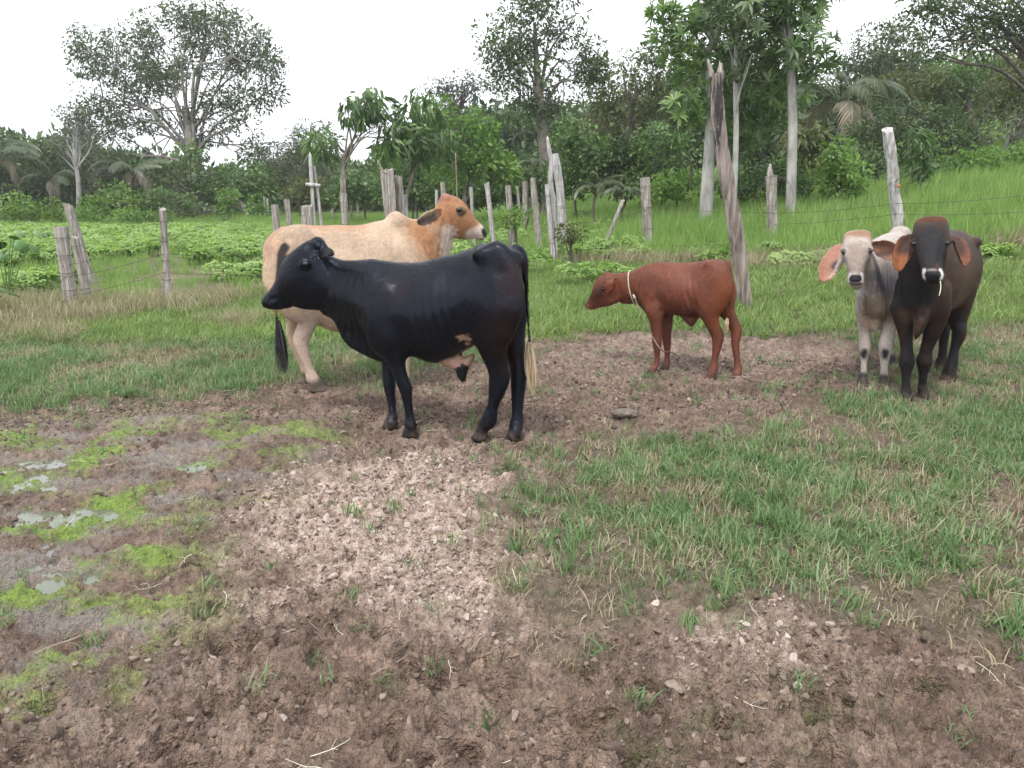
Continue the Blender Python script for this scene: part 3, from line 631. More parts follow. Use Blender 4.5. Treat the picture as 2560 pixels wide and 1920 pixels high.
k.limb([(1610, 720, .12, .075), (1640, 850, .075, .06), (1700, 960, .055, .048), (1738, 1040, .05, .042), (1738, 1100, .044, .038), (1732, 1200, .034, .031), (1745, 1320, .032, .03), (1755, 1420, .038, .035), (1745, 1525, .041)], off=-.10)
KT = [k.pt(1600, 358), k.pt(1655, 385), k.pt(1688, 470, .01), k.pt(1690, 640, .02), k.pt(1672, 820, .03), k.pt(1650, 935, .04)]
k.rope_tube(KT, [.022, .022, .02, .017, .014, .011])
k.side_loft([((1180, 860), (1190, 915), .03), ((1250, 880), (1260, 985), .028), ((1310, 890), (1308, 1012), .024), ((1370, 870), (1370, 930), .03), ((1410, 850), (1410, 900), .03)], e=2)
k.ear([k.pt(520, 530, .075), k.pt(500, 575, .11), k.pt(478, 640, .115), k.pt(462, 690, .11)], [.018, .045, .04, .01], [1, .1, .6], [-.3, -1, 0], cup=.3)
k.ear([k.pt(500, 530, -.06), k.pt(490, 570, -.11), k.pt(470, 640, -.12), k.pt(460, 690, -.12)], [.018, .045, .04, .01], [1, .1, .6], [-.3, 1, 0], cup=.3)
k.reyes.append((404, 637, .017, k.n+k.h*.3)); k.rdent += [([(262, 796), (268, 800)], .012, .008), ([(300, 842), (350, 828), (400, 806)], .010, .004), ([(385, 655), (405, 660), (425, 648)], .01, -.003), ([(560, 600), (575, 680), (540, 750)], .02, .005), ([(430, 690), (500, 740)], .02, .003)]
for q in np.linspace(0, 1, 6): k.dent(k.pt(300+70*q, 836-8*q, .08), .01, .004)
k.dent(k.pt(1270, 490, .17), .10, .022); k.crease([(1420, 430), (1290, 560), (1270, 720), (1340, 850)], .17, .04, .006); k.crease([(960, 470), (950, 650), (1000, 850)], .15, .04, .006); k.crease([(1560, 560), (1600, 760), (1580, 900)], .12, .035, .005); k.crease([(900, 880), (960, 880), (1000, 860)], .12, .03, .007)
k.crease([(540, 560), (560, 660), (520, 740)], .08, .025, .005); k.crease([(1500, 400), (1600, 420), (1640, 460)], .1, .025, -.003)
k.pnt([k.pt(330, 720, .06), k.pt(390, 690, .08)], .09, (.05, .016, .012), .8); k.pnt([k.pt(255, 795, .05), k.pt(262, 812, .05)], .032, (.012, .009, .009), .4, .15)
k.pnt([k.pt(1640, 650, .1), k.pt(1600, 900, .08)], .14, (.17, .05, .017), .9); k.pnt([k.pt(1680, 560, -.05), k.pt(1700, 800, -.1)], .1, (.19, .07, .03), .8)
k.pnt([k.pt(470, 640, .12), k.pt(520, 600, .11)], .06, (.17, .05, .025), .7); k.pnt([k.pt(620, 620, .08)], .12, (.14, .042, .022), .9); k.pnt([k.pt(1690, 450, -.02), k.pt(1700, 540, -.02)], .03, (.45, .25, .12), .6)
for q in k.hooves: k.pnt([q+UP*.012], .045, (.055, .04, .034), .4, .2)
def folds_calf(V):
    s = (V-k.p0)@k.h; z = V[:, 2]; c0 = (k.pt(800, 600)-k.p0)@k.h
    w = np.exp(-((s-c0)/.09)**2)*sstep(.5, .6, z); r0 = (k.pt(1190, 650)-k.p0)@k.h
    rib = np.exp(-((s-r0)/.2)**2)*np.exp(-((z-.68)/.14)**2)
    return w*.003*np.sin((s-c0)*110+z*10+9*vn3(V, 6, 70))*vn3(V, 11, 78)*1.6+rib*.0012*np.sin((s-r0)*90-z*25)
k.soft = [(k.pt(930, 760), .27), (k.pt(1520, 700), .33), (k.pt(1470, 400), .2), (k.pt(1200, 650), .28), (k.pt(820, 620), .17)]
k.nohair = [(k.pt(258, 800, .045), .035)]
k.build('brown_calf', 'reddish brown calf with a rope tied round its neck', (.125, .040, .023), M_COAT_RED, voxel=.008, folds=folds_calf, ribs=(-.12, .16, .68, .0030, .05, -.25))
k.hair('tail_switch', [KT[-1], k.pt(1645, 980, .05), k.pt(1642, 1030, .05), k.pt(1640, 1090, .05)], [.008, .018, .02, .006], 140, M_HAIR_BLOND, hr)

# --- dark brown yearling facing the camera
d = Beast((3.3, 6.0), -118, C3, (1010, 400))
d.body_loft([(1285, 330, 560, .06, 6.9), (1275, 280, 740, .12, 6.85), (1245, 248, 800, .15, 6.72), (1195, 228, 830, .155, 6.5), (1135, 232, 850, .165, 6.3), (1075, 240, 880, .17, 6.08), (1000, 240, 900, .17, 5.92), (930, 250, 900, .15, 5.80), (900, 290, 840, .12, 5.68)], kb=.38)
d.blob(d.py(1350, 325, 6.66), (.09, .05, .05)); d.blob(d.py(1285, 540, 6.72), (.15, .08, .26)); d.blob(d.py(1215, 560, 6.85), (.17, .09, .26))
d.blob(d.py(830, 720, 5.88), (.13, .10, .22)); d.blob(d.py(1010, 740, 5.84), (.13, .10, .22))
d.front_loft([((875, 330), (1140, 330), 5.50, 5.72), ((850, 450), (1130, 450), 5.52, 5.85), ((800, 600), (1110, 600), 5.58, 5.95), ((770, 740), (1080, 740), 5.63, 6.0), ((800, 860), (1060, 860), 5.68, 6.0)], e=2.1)   # neck and chest
d.front_loft([((888, 162), (1132, 152), 5.52, 5.62), ((872, 205), (1144, 200), 5.44, 5.68), ((864, 270), (1150, 265), 5.38, 5.68), ((872, 335), (1142, 330), 5.34, 5.66), ((890, 400), (1118, 395), 5.31, 5.60),
    ((910, 460), (1098, 455), 5.28, 5.52), ((926, 520), (1096, 515), 5.245, 5.46), ((934, 565), (1104, 562), 5.225, 5.42), ((940, 600), (1100, 600), 5.235, 5.40), ((965, 628), (1075, 628), 5.27, 5.37)], e=2.7)
d.side = None
E = [d.py(868, 285, 5.52), d.py(815, 325, 5.50), d.py(785, 410, 5.46), d.py(765, 490, 5.44), d.py(762, 548, 5.44)]
d.ear(E, [.03, .06, .062, .048, .018], [1, -.35, .15], [.35, -1, 0], cup=.6); EDL = E
E = [d.py(1142, 280, 5.52), d.py(1205, 310, 5.50), d.py(1240, 390, 5.46), d.py(1262, 460, 5.44), d.py(1275, 515, 5.44)]
d.ear(E, [.03, .062, .066, .052, .018], [1, .35, -.15], [-.35, -1, 0], cup=.6); EDR = E
lx = np.array([d.vf[1], -d.vf[0], 0])
d.limb([(800, 800, .11, .10), (800, 920, .075, .08), (812, 1040, .055, .055), (820, 1150, .05, .05), (820, 1240, .05, .052), (816, 1330, .035, .036), (814, 1420, .034, .035), (815, 1480, .042, .042), (815, 1545, .044)], Y=5.85, lat=lx)
d.limb([(1050, 820, .11, .10), (1035, 930, .08, .08), (1000, 1060, .06, .06), (968, 1160, .054, .054), (955, 1235, .054, .056), (946, 1320, .036, .037), (942, 1400, .033, .034), (942, 1460, .04, .04), (942, 1525, .042)], Y=5.85, lat=lx)
d.limb([(1255, 620, .19, .11), (1225, 800, .14, .10), (1205, 920, .08, .08), (1222, 1000, .075, .062), (1215, 1060, .06, .052), (1185, 1150, .042, .042), (1172, 1230, .045, .045), (1150, 1300, .055, .052), (1140, 1385, .06)], Y=6.66, lat=lx)
d.limb([(1190, 640, .17, .10), (1150, 800, .11, .09), (1110, 920, .075, .065), (1108, 1000, .06, .05), (1100, 1100, .042, .04), (1095, 1180, .04, .04), (1085, 1240, .05, .046), (1078, 1300, .052)], Y=6.95, lat=lx)
d.front_loft([((905, 830), (1000, 830), 5.62, 5.85), ((880, 920), (985, 915), 5.60, 5.82), ((868, 1000), (960, 990), 5.62, 5.78), ((872, 1065), (905, 1065), 5.64, 5.70)], e=2.1)     # dewlap
d.rope_tube([d.py(1290, 290, 6.95), d.py(1300, 400, 7.03), d.py(1290, 600, 7.02), d.py(1270, 800, 6.98)], [.025, .022, .018, .014])
for ex, ey, sg in ((876, 335, -1), (1130, 330, 1)):
    d.eyes.append((d.py(ex+sg*-4, ey, 5.41), .018, lx*sg*.8-d.vf*.7)); d.blob(d.py(ex-sg*6, ey-6, 5.44), (.035, .03, .03))
for nx in (985, 1075): d.dent(d.py(nx, 560, 5.222), .016, .014)
DB = (.022, .017, .016)
for q in ((1120, 420), (1140, 520), (1150, 640), (1140, 760)): d.dent(d.py(*q, 6.0), .05, .006)
for q in ((1290, 420), (1280, 520), (1260, 640)): d.dent(d.py(*q, 6.5), .06, .008)
d.pnt([d.py(900, 620, 5.6), d.py(790, 720, 5.75)], .20, (.020, .018, .020), .6); d.pnt([d.py(1120, 560, 6.1), d.py(1200, 640, 6.3)], .32, (.055, .032, .020), .8); d.pnt([d.py(1180, 230, 6.5), d.py(1300, 270, 6.8)], .16, (.05, .025, .017), .7)
d.pnt([d.py(1010, 300, 5.35), d.py(1010, 440, 5.3)], .16, (.014, .013, .015), .6); d.pnt([d.py(890, 160, 5.55), d.py(1130, 152, 5.55)], .05, (.085, .03, .014), 1.0, .5); d.pnt([d.py(1075, 490, 5.25)], .035, (.10, .04, .02), .8)
for q in ((945, 575), (1098, 570)): d.pnt([d.py(q[0], q[1]-25, 5.26), d.py(q[0]-4 if q[0] < 1000 else q[0]+4, q[1]+25, 5.26)], .028, (.55, .51, .49), .3, .2)
d.pnt([d.py(985, 575, 5.22), d.py(1058, 572, 5.22), d.py(1020, 600, 5.22)], .045, (.014, .014, .017), .25, .12); d.pnt([d.py(955, 535, 5.24), d.py(1085, 530, 5.24)], .014, (.18, .165, .165), .6); d.rdent += [([(800, 340), (785, 420), (770, 500)], .02, .004), ([(825, 330), (815, 420), (800, 500)], .012, .004), ([(1215, 340), (1245, 420), (1268, 490)], .02, .004), ([(1180, 340), (1210, 420)], .012, .004), ([(985, 700), (980, 800), (960, 860)], .02, .005), ([(905, 700), (900, 800), (900, 900)], .02, .005), ([(940, 690), (935, 800), (925, 880)], .014, .004), ([(960, 600), (1010, 612), (1070, 600)], .010, .005), ([(1150, 300), (1160, 500), (1130, 700)], .04, .004)]
d.pnt(EDL[1:], .075, (.25, .095, .042), .4, .35, (.5, -1, 0)); d.pnt(EDR[1:], .075, (.16, .065, .04), .4, .35, (-.5, -1, 0)); d.pnt([EDL[0], EDL[1], (EDL[1]+EDL[2])/2], .065, (.05, .028, .022), .8, .4); d.pnt([EDR[0], EDR[1], EDR[2]], .06, (.045, .026, .021), .8, .4)
d.pnt([d.py(935, 930, 5.6), d.py(880, 1010, 5.62)], .04, (.085, .05, .034), .8, .5); d.pnt([d.py(955, 840, 5.6)], .02, (.34, .28, .24), .5)
d.pnt([d.py(830, 880, 5.75), d.py(860, 960, 5.7)], .09, (.085, .055, .04), .8); d.pnt([d.py(845, 1400, 5.75)], .035, (.25, .19, .13), .7)
for q in d.hooves: d.pnt([q+UP*.01, q+UP*.5], .09, (.012, .010, .011), .6)
d.soft = [(d.py(1250, 600, 6.7), .42), (d.py(940, 800, 5.85), .34), (d.py(1130, 550, 6.3), .4), (d.py(920, 950, 5.7), .14)]
d.nohair = [(d.py(1020, 580, 5.225), .06)]
d.build('dark_brown_calf', 'dark brown calf with white muzzle ring facing forward on grass', (.030, .0165, .0105), M_COAT_BROWN, voxel=.008)
mb = MB(); a = d.py(1078, 622, 5.26); q = d.py(1068, 735, 5.25); mb.tube(catmull([a, (a+q)/2+np.array([.006, 0, 0]), q], 4), .0035, 5)
t = NT('straw'); t.P(Base_Color=(.6, .58, .45), Roughness=.6); M_STRAW = t.m
tag(link('grass_stalk', mb.mesh('grass_stalk'), M_STRAW), 'pale grass stalk hanging from the mouth of the dark brown calf', 'grass stalk')

# --- pale grey calf beside it
g = Beast((3.1, 6.7), -108, C3, (440, 400))
g.body_loft([(730, 300, 560, .07, 7.45), (735, 270, 800, .16, 7.38), (735, 255, 860, .2, 7.2), (725, 250, 880, .21, 6.9), (690, 262, 900, .205, 6.65), (640, 290, 910, .19, 6.48), (600, 330, 900, .165, 6.36), (580, 400, 860, .12, 6.27)])
g.blob(g.py(770, 262, 7.05), (.10, .09, .07)); g.blob(g.py(520, 700, 6.4), (.12, .09, .2)); g.blob(g.py(680, 700, 6.4), (.12, .09, .2))
g.front_loft([((350, 380), (545, 380), 6.0, 6.22), ((370, 480), (600, 480), 6.05, 6.33), ((420, 600), (640, 600), 6.12, 6.42), ((435, 740), (690, 740), 6.18, 6.5), ((470, 860), (690, 860), 6.22, 6.5)], e=2.1)
g.front_loft([((342, 262), (545, 252), 6.05, 6.14), ((334, 300), (552, 292), 5.97, 6.2), ((328, 350), (556, 345), 5.91, 6.2), ((328, 400), (548, 395), 5.87, 6.18), ((342, 450), (528, 446), 5.84, 6.12),
    ((358, 505), (502, 503), 5.81, 6.05), ((366, 560), (490, 558), 5.785, 5.99), ((363, 605), (490, 605), 5.78, 5.96), ((372, 640), (488, 640), 5.80, 5.95), ((395, 672), (468, 672), 5.84, 5.94)], e=2.6)
G1 = [g.py(336, 345, 6.05), g.py(290, 400, 6.02), g.py(250, 480, 5.98), g.py(205, 560, 5.96), g.py(165, 625, 5.95)]
g.ear(G1, [.035, .07, .088, .07, .022], [1, -.4, .55], [.2, -1, -.2], cup=.55)
G2 = [g.py(550, 345, 6.05), g.py(620, 365, 6.04), g.py(690, 385, 6.02), g.py(750, 430, 6.0), g.py(775, 490, 6.0)]
g.ear(G2, [.035, .07, .075, .06, .018], [.2, -.5, 1], [-.1, -1, -.45], cup=.55)
g.limb([(520, 800, .10, .10), (500, 920, .07, .07), (497, 1020, .05, .05), (498, 1100, .048, .05), (496, 1160, .042, .045), (490, 1240, .029, .03), (490, 1310, .029, .03), (484, 1360, .036, .038), (480, 1412, .042)], Y=6.4, lat=lx)
g.limb([(690, 800, .10, .10), (682, 920, .075, .075), (668, 1020, .055, .055), (655, 1110, .052, .055), (652, 1170, .046, .048), (646, 1250, .031, .032), (645, 1320, .03, .031), (642, 1370, .037, .039), (640, 1435, .044)], Y=6.4, lat=lx)
g.limb([(690, 700, .16, .1), (690, 850, .10, .08), (690, 960, .065, .055), (692, 1040, .055, .045), (692, 1130, .037, .035), (692, 1190, .043, .04), (692, 1235, .046)], Y=7.15, lat=lx)
g.limb([(790, 700, .16, .1), (790, 850, .10, .08), (792, 960, .065, .055), (795, 1040, .055, .045), (797, 1130, .037, .035), (797, 1190, .043, .04), (797, 1235, .046)], Y=7.15, lat=lx)
g.front_loft([((520, 860), (640, 860), 6.25, 6.45), ((530, 940), (630, 940), 6.25, 6.42), ((550, 1000), (600, 1000), 6.27, 6.38), ((565, 1022), (582, 1022), 6.29, 6.34)], e=2)
g.front_loft([((425, 720), (500, 720), 6.10, 6.3), ((440, 800), (500, 800), 6.12, 6.3), ((470, 880), (500, 880), 6.16, 6.3)], e=2)
for ex, ey, sg in ((336, 402, -1), (535, 392, 1)):
    g.eyes.append((g.py(ex-sg*3, ey, 5.94), .021, lx*sg*.75-g.vf*.7)); g.blob(g.py(ex-sg*5, ey-8, 5.97), (.03, .03, .03))
for ex, ey in ((338, 405), (532, 396)): g.pnt([g.py(ex, ey, 5.94)], .03, (.05, .042, .04), .6)
for nx in (385, 462): g.dent(g.py(nx, 598, 5.776), .016, .014)
g.pnt([g.py(345, 270, 6.05), g.py(545, 262, 6.05)], .08, (.22, .125, .075), 1.0, .5); g.pnt([g.py(440, 340, 5.9), g.py(430, 520, 5.82)], .09, (.23, .18, .15), .8, .5, sc=45)
g.pnt([g.py(350, 480, 5.9), g.py(370, 560, 5.85)], .05, (.22, .2, .22), .8); g.pnt([g.py(640, 640, 6.2), g.py(700, 680, 6.4)], .16, (.10, .094, .108), .8, .3); g.pnt([g.py(560, 820, 6.2), g.py(640, 880, 6.3)], .13, (.18, .128, .09), .8, .3)
for q in ((368, 575, 370, 625), (488, 572, 490, 625)): g.pnt([g.py(q[0], q[1], 5.80), g.py(q[2], q[3], 5.80)], .026, (.60, .57, .55), .3, .1)
g.pnt([g.py(390, 560, 5.78), g.py(465, 558, 5.78)], .014, (.6, .58, .56), .4); g.pnt([g.py(388, 605, 5.775), g.py(462, 605, 5.775)], .036, (.018, .018, .024), .25, .12); g.pnt([g.py(395, 646, 5.8), g.py(465, 646, 5.8)], .02, (.12, .09, .08), .5)
g.pnt(G1[1:], .105, (.33, .16, .112), .5, .45, (.3, -1, -.2)); g.pnt(G2[1:], .095, (.27, .13, .09), .35, .3, (-.2, -1, -.5)); g.pnt([g.py(290, 500, 5.97)], .05, (.06, .045, .045), .6, .3, (.3, -1, -.2))  # ear colour; the small dark spot is shade painted inside the ear
g.rdent += [([(295, 420), (255, 500), (210, 570)], .022, .004), ([(315, 440), (290, 520), (250, 590)], .014, .005), ([(580, 360), (660, 370), (720, 400)], .02, .006), ([(385, 640), (430, 645), (475, 640)], .010, .005), ([(540, 470), (570, 600), (560, 740)], .018, .005), ([(580, 470), (610, 600), (610, 740)], .018, .005), ([(520, 560), (530, 680)], .016, .005), ([(480, 700), (500, 800)], .02, .005)]
g.rp([(485, 1180), (484, 1205)], .034, (.014, .013, .014), .8, .4, 40); g.rp([(650, 1180), (650, 1212)], .038, (.014, .013, .014), .8, .4, 40); g.rp([(310, 420), (312, 500), (300, 575)], .035, (.07, .042, .036), .9, .4); g.rp([(600, 400), (680, 400)], .03, (.10, .055, .042), .9, .4); g.rp([(400, 340), (440, 420), (430, 500)], .05, (.22, .17, .145), .9, .6, 50)  # black knee spots; dark stroke inside the ear is painted shade
g.pnt([g.py(500, 900, 6.3), g.py(510, 1000, 6.3)], .06, (.35, .24, .17), .8)
for q in g.hooves: g.pnt([q+UP*.03], .085, (.02, .018, .019), .4, .2)
def folds_grey(V): return .004*np.sin(V[:, 0]*170+V[:, 2]*30+4*vn3(V, 7, 72))*np.exp(-((V[:, 2]-.85)/.14)**2)*np.exp(-((V[:, 1]-6.2)/.18)**2)
g.soft = [(g.py(590, 780, 6.35), .34), (g.py(700, 560, 6.9), .45), (g.py(480, 800, 6.2), .12)]
g.nohair = [(g.py(425, 605, 5.78), .05)]
g.build('pale_grey_calf', 'pale grey calf with rusty crown and drooping pink ears', (.34, .295, .265), M_COAT_LIGHT, voxel=.008, folds=folds_grey)

# --- the rope: noose round the calf's neck, knot and lead lying over the mud
t = NT('rope'); t.P(Base_Color=t.ramp(t.noise(60, 3, .6, t.obj()), [(.3, (.28, .25, .2)), (.7, (.6, .56, .5))]), Roughness=.85); t.bump(t.noise(400, 2, .5, t.obj()), .5, .003); M_ROPE = t.m
A = k.pt(692, 462); B_ = k.pt(748, 795); cc = (A+B_)/2; mb = MB(); loop = []
for q in np.linspace(0, 2*np.pi, 33): loop.append(cc+(A-B_)/2*math.cos(q)*1.0+k.n*.098*math.sin(q)*(1-.15*max(0, -math.cos(q))))
mb.tube(loop, .0055, 7, cap=False)
def gz(p, dz=.03): p = np.array(p); p[2] = float(terrain(p[0], p[1]))+dz; return p
lead = [k.pt(738, 722, .11), k.pt(760, 790, .13), k.pt(800, 880, .15), k.pt(860, 1010, .16), k.pt(925, 1135, .17), k.py(1010, 1250, 6.48)]
lead += [gz(ground_hit(*C2(x, y))) for x, y in ((1130, 1370), (1300, 1455), (1430, 1500), (1560, 1532), (1750, 1552), (1930, 1585), (2110, 1612), (2250, 1640))]
lead[6][2] += .05
mb2 = MB(); mb2.tube(catmull(lead, 6), .0052, 6); mb.tube(catmull([k.pt(722, 700, .105), k.pt(736, 715, .118), k.pt(742, 735, .112), k.pt(726, 722, .118), k.pt(738, 706, .11)], 4), .007, 6)
rr_ = empty('rope', (lead[-1][0], lead[-1][1], 0)); link('noose', mb.mesh('noose'), M_ROPE, rr_); t = NT('rope_dirty'); t.P(Base_Color=(.16, .13, .10), Roughness=.9); link('lead', mb2.mesh('lead'), t.m, rr_)
tag(rr_, 'thin white rope noosed round the brown calf and trailing over mud', 'rope')
# ------------------------------------------------------------------ the ground
MUD = gpoly([(-500, 900), (0, 893), (150, 880), (400, 872), (600, 862), (700, 838), (830, 860), (930, 818), (1080, 782), (1150, 755), (1250, 718), (1450, 715), (1700, 732), (1870, 755), (1960, 790), (1965, 840),
             (1860, 862), (1680, 885), (1640, 940), (1500, 925), (1350, 945), (1190, 985), (1115, 1060), (1105, 1180), (1180, 1285), (1300, 1368), (1500, 1395), (1800, 1345), (2000, 1385), (2300, 1400), (2900, 1400)])+[(3.2, 1.2), (-3.2, 1.2), (-4.5, 2.6)]
PALE = gpoly([(500, 1150), (600, 1050), (780, 985), (1000, 955), (1110, 1040), (1120, 1180), (1190, 1300), (1100, 1400), (850, 1400), (640, 1300), (560, 1220)])
PALE2 = gpoly([(1150, 740), (1400, 725), (1800, 745), (1850, 780), (1700, 830), (1300, 830)])
PALE3 = gpoly([(1480, 1350), (1700, 1310), (1800, 1350), (1700, 1420), (1500, 1420)])
WET = gpoly([(-300, 940), (120, 905), (450, 905), (700, 925), (640, 1010), (480, 1130), (420, 1290), (330, 1430), (120, 1520), (-300, 1560)])
MOSS = gpoly([(520, 1470), (700, 1400), (980, 1420), (1000, 1520), (850, 1560), (560, 1560)])
MOSS2 = gpoly([(1200, 1580), (1500, 1540), (1750, 1480), (2000, 1500), (2000, 1620), (1300, 1659)])
BARE = gpoly([(205, 625), (250, 600), (380, 580), (560, 572), (570, 590), (400, 605), (300, 660), (210, 660)])
WORN = gpoly([(2120, 1010), (2212, 1000), (2290, 1100), (2230, 1230), (2140, 1130)])
PATCH = gpoly([(1640, 890), (1720, 860), (1850, 880), (1900, 960), (1760, 990), (1640, 960)])
rt = np.random.default_rng(11)
# hoof prints trodden into the mud
HP = []
for i in range(760):
    y = rt.uniform(1.5, 6.9); x = rt.uniform(-1, 1)*(.75*y+.6); HP.append((x, y, rt.uniform(.045, .09), rt.uniform(.02, .06)*(1.25 if y < 3.3 else 1), rt.uniform(0, 3.14)))
def masks(x, y):
    n1 = fbm(x, y, 1.6, 4, 3)-.5; n2 = fbm(x, y, 7, 3, 5)-.5
    m = poly_sd(x, y, MUD)+n1*.9+n2*.5
    masks.sd = m
    mud = sstep(-.30, .20, m)
    mud = np.maximum(mud, .8*sstep(-.1, .2, poly_sd(x, y, WORN)+n1*.8+n2*.3)); mud = np.maximum(mud, .7*sstep(-.1, .2, poly_sd(x, y, PATCH)+n1*.6+n2*.5))
    mud = np.maximum(mud, sstep(-.1, .3, poly_sd(x, y, BARE)+n1*.8))
    pale = sstep(-.3, .35, poly_sd(x, y, PALE)+n1*.7+n2*.5); pale = np.maximum(pale, .6*sstep(-.1, .15, poly_sd(x, y, PALE3)+n1*.5+n2*.4)); pale = np.maximum(pale, .22*sstep(-.3, .4, poly_sd(x, y, PALE2)+n1+n2*.6))
    wet = sstep(-.35, .35, poly_sd(x, y, WET)+n1*.5)
    moss = np.maximum(sstep(-.1, .25, poly_sd(x, y, MOSS)+n1*.7+n2*.5), sstep(-.1, .25, poly_sd(x, y, MOSS2)+n1*.7+n2*.5))
    return mud, pale, wet, moss
def relief(x, y, mud, wet):
    near = 1-sstep(9, 14, y)
    a = np.abs(fbm(x, y, 5.5, 4, 21)-.5)*2; b = fbm(x, y, 2.2, 3, 23)-.5; c = fbm(x, y, 17, 3, 25); d = np.abs(fbm(x, y, 38, 2, 27)-.5)*2
    e_ = fbm(x, y, 10, 3, 33); cr_ = np.floor(c*5)/5*.6+c*.4
    mudh = .07*b+.065*(a-.3)+.065*(cr_-.5)+.034*(d-.3)+.045*(np.abs(e_-.5)*2-.3)
    wl = fbm(x*.55, y*1.3, 3.2, 4, 29); win = sstep(.12, .7, poly_sd(x, y, WET)+(fbm(x, y, 1.6, 4, 3)-.5)*.5)
    weth = .020-.045*win+.038*sstep(.34, .62, wl)+.045*(c-.5)+.022*(d-.3)+.035*(np.abs(e_-.5)*2-.3)
    h = mud*(mudh*(1-wet)+weth*wet)+(1-mud)*(.045*b+.035*(cr_-.5)+.02*(d-.3)+.02*(a-.3))
    return h*near
def with_prints(x, y, h, mud, wet):
    h = h.copy(); order = np.argsort(y); ys = y[order]
    for (px, py_, r, dp, a) in HP:
        i0, i1 = np.searchsorted(ys, [py_-.25, py_+.25]); k = order[i0:i1]; k = k[np.abs(x[k]-px) < .25]
        if not len(k): continue
        ca, sa = math.cos(a), math.sin(a); u = (x[k]-px)*ca+(y[k]-py_)*sa; v = (-(x[k]-px)*sa+(y[k]-py_)*ca)*1.25; q = np.sqrt(u*u+v*v)/r
        f = -1+2.0*np.clip(q-.35, 0, 1); prof = np.where(q < 1, np.where(q < .5, -1, -1+(q-.5)/.5*1.3), .25*np.exp(-((q-1)/.35)**2))
        h[k] += dp*prof*mud[k]*(1-.55*wet[k])
    return h
rows = [-8, -5, -3, -1.5, -.5, .2, .7, 1.0]; y_ = 1.12
while y_ < 70: rows.append(y_); y_ += max(.0085, .0042*y_) if y_ < 9 else .011*y_
while y_ < 900: rows.append(y_); y_ *= 1.12
rows = np.array(rows); NC = 800; u = np.linspace(-1, 1, NC); X = np.sign(u)*np.abs(u)
gx = np.empty((len(rows), NC)); 
for j, yy in enumerate(rows):
    hw = .74*max(yy, 1.2)+.55; core = np.clip(u/.94, -1, 1)*hw; over = np.clip((np.abs(u)-.94)/.06, 0, 1)**2.2*(40+1.2*abs(yy)); gx[j] = core+np.sign(u)*over
gy = np.repeat(rows[:, None], NC, 1); gxf, gyf = gx.ravel(), gy.ravel()
mud, pale, wet, moss = masks(gxf, gyf)
hz = terrain(gxf, gyf)+with_prints(gxf, gyf, relief(gxf, gyf, mud, wet), mud, wet)
def stand_flat(x, y, h):
    for hv in HOOVES:
        q = np.hypot(x-hv[0], y-hv[1]); h = h*(1-np.exp(-(q/.09)**2)*.95)-.018*np.exp(-(q/.055)**4)+.014*np.exp(-((q-.095)/.03)**2)
    return h
ii, jj = np.meshgrid(np.arange(len(rows)-1), np.arange(NC-1), indexing='ij')
QG = np.stack([ii*NC+jj, ii*NC+jj+1, (ii+1)*NC+jj+1, (ii+1)*NC+jj], -1).reshape(-1, 4)
HOOVES = [q for bb in (b, c, k, d, g) for q in bb.hooves]
nearm = (gyf > 4) & (gyf < 8); hz[nearm] = stand_flat(gxf[nearm], gyf[nearm], hz[nearm])
me = mesh_np('ground', np.stack([gxf, gyf, hz], 1), [QG])
for nm, v in (('mud', mud), ('pale', pale), ('wet', wet), ('moss', moss)):
    a = me.attributes.new(nm, 'FLOAT', 'POINT'); a.data.foreach_set('value', v.astype(np.float32))
t = NT('ground'); P_ = t.pos(); mudA, paleA, wetA, mossA = (t.attr(q) for q in ('mud', 'pale', 'wet', 'moss'))
n1 = t.noise(3.2, 6, .62, P_); n2 = t.noise(22, 5, .6, P_); n3 = t.noise(90, 4, .6, P_); n4 = t.noise(9, 5, .6, P_)
mudc = t.ramp(n1, [(.3, (.112, .076, .057)), (.5, (.20, .141, .108)), (.72, (.305, .23, .183))])
mudc = t.mix(.75, mudc, t.mix(1, mudc, t.ramp(n2, [(.32, (.42, .40, .39)), (.52, (1, 1, 1)), (.7, (1.7, 1.66, 1.6))]), 'MULTIPLY'))
palec = t.ramp(n2, [(.32, (.25, .17, .13)), (.5, (.47, .36, .295)), (.66, (.65, .535, .46))])
col = t.mix(t.math('MULTIPLY', paleA, t.ramp(n4, [(.3, .45), (.55, 1.0)])), mudc, palec)
mossc = t.ramp(n2, [(.3, (.05, .06, .022)), (.7, (.115, .125, .05))])
col = t.mix(t.math('MULTIPLY', mossA, t.ramp(n4, [(.42, 0.0), (.6, .8)])), col, mossc)
ws = t.map(P_, (.6, 1.5, 1)); wetc = t.mix(t.ramp(t.noise(2.9, 6, .65, ws), [(.47, 0.0), (.60, .65)]), t.mix(1, mudc, (.85, .83, .82), 'MULTIPLY'), (.25, .228, .208))
wetc = t.mix(t.ramp(t.noise(2.2, 6, .65, t.map(P_, (.95, 1.05, 1.3))), [(.485, 0.0), (.60, .92)]), wetc, t.ramp(n2, [(.3, (.10, .145, .035)), (.6, (.20, .30, .05))]))
col = t.mix(wetA, col, wetc)
litter = t.ramp(n2, [(.3, (.09, .066, .048)), (.55, (.17, .128, .095)), (.75, (.26, .205, .15))]); turf = t.ramp(n4, [(.35, (.035, .06, .018)), (.65, (.07, .095, .03))])
col = t.mix(mudA, t.mix(.15, litter, turf), col)
t.P(Base_Color=t.mix(.35, col, t.mix(1, col, t.ramp(n3, [(.3, (.5, .5, .5)), (.7, (1.5, 1.5, 1.5))]), 'MULTIPLY')),
    Roughness=t.mix(wetA, t.ramp(n2, [(.3, .72), (.7, .95)]), t.ramp(n1, [(.35, .38), (.65, .8)])), Specular_IOR_Level=.3)
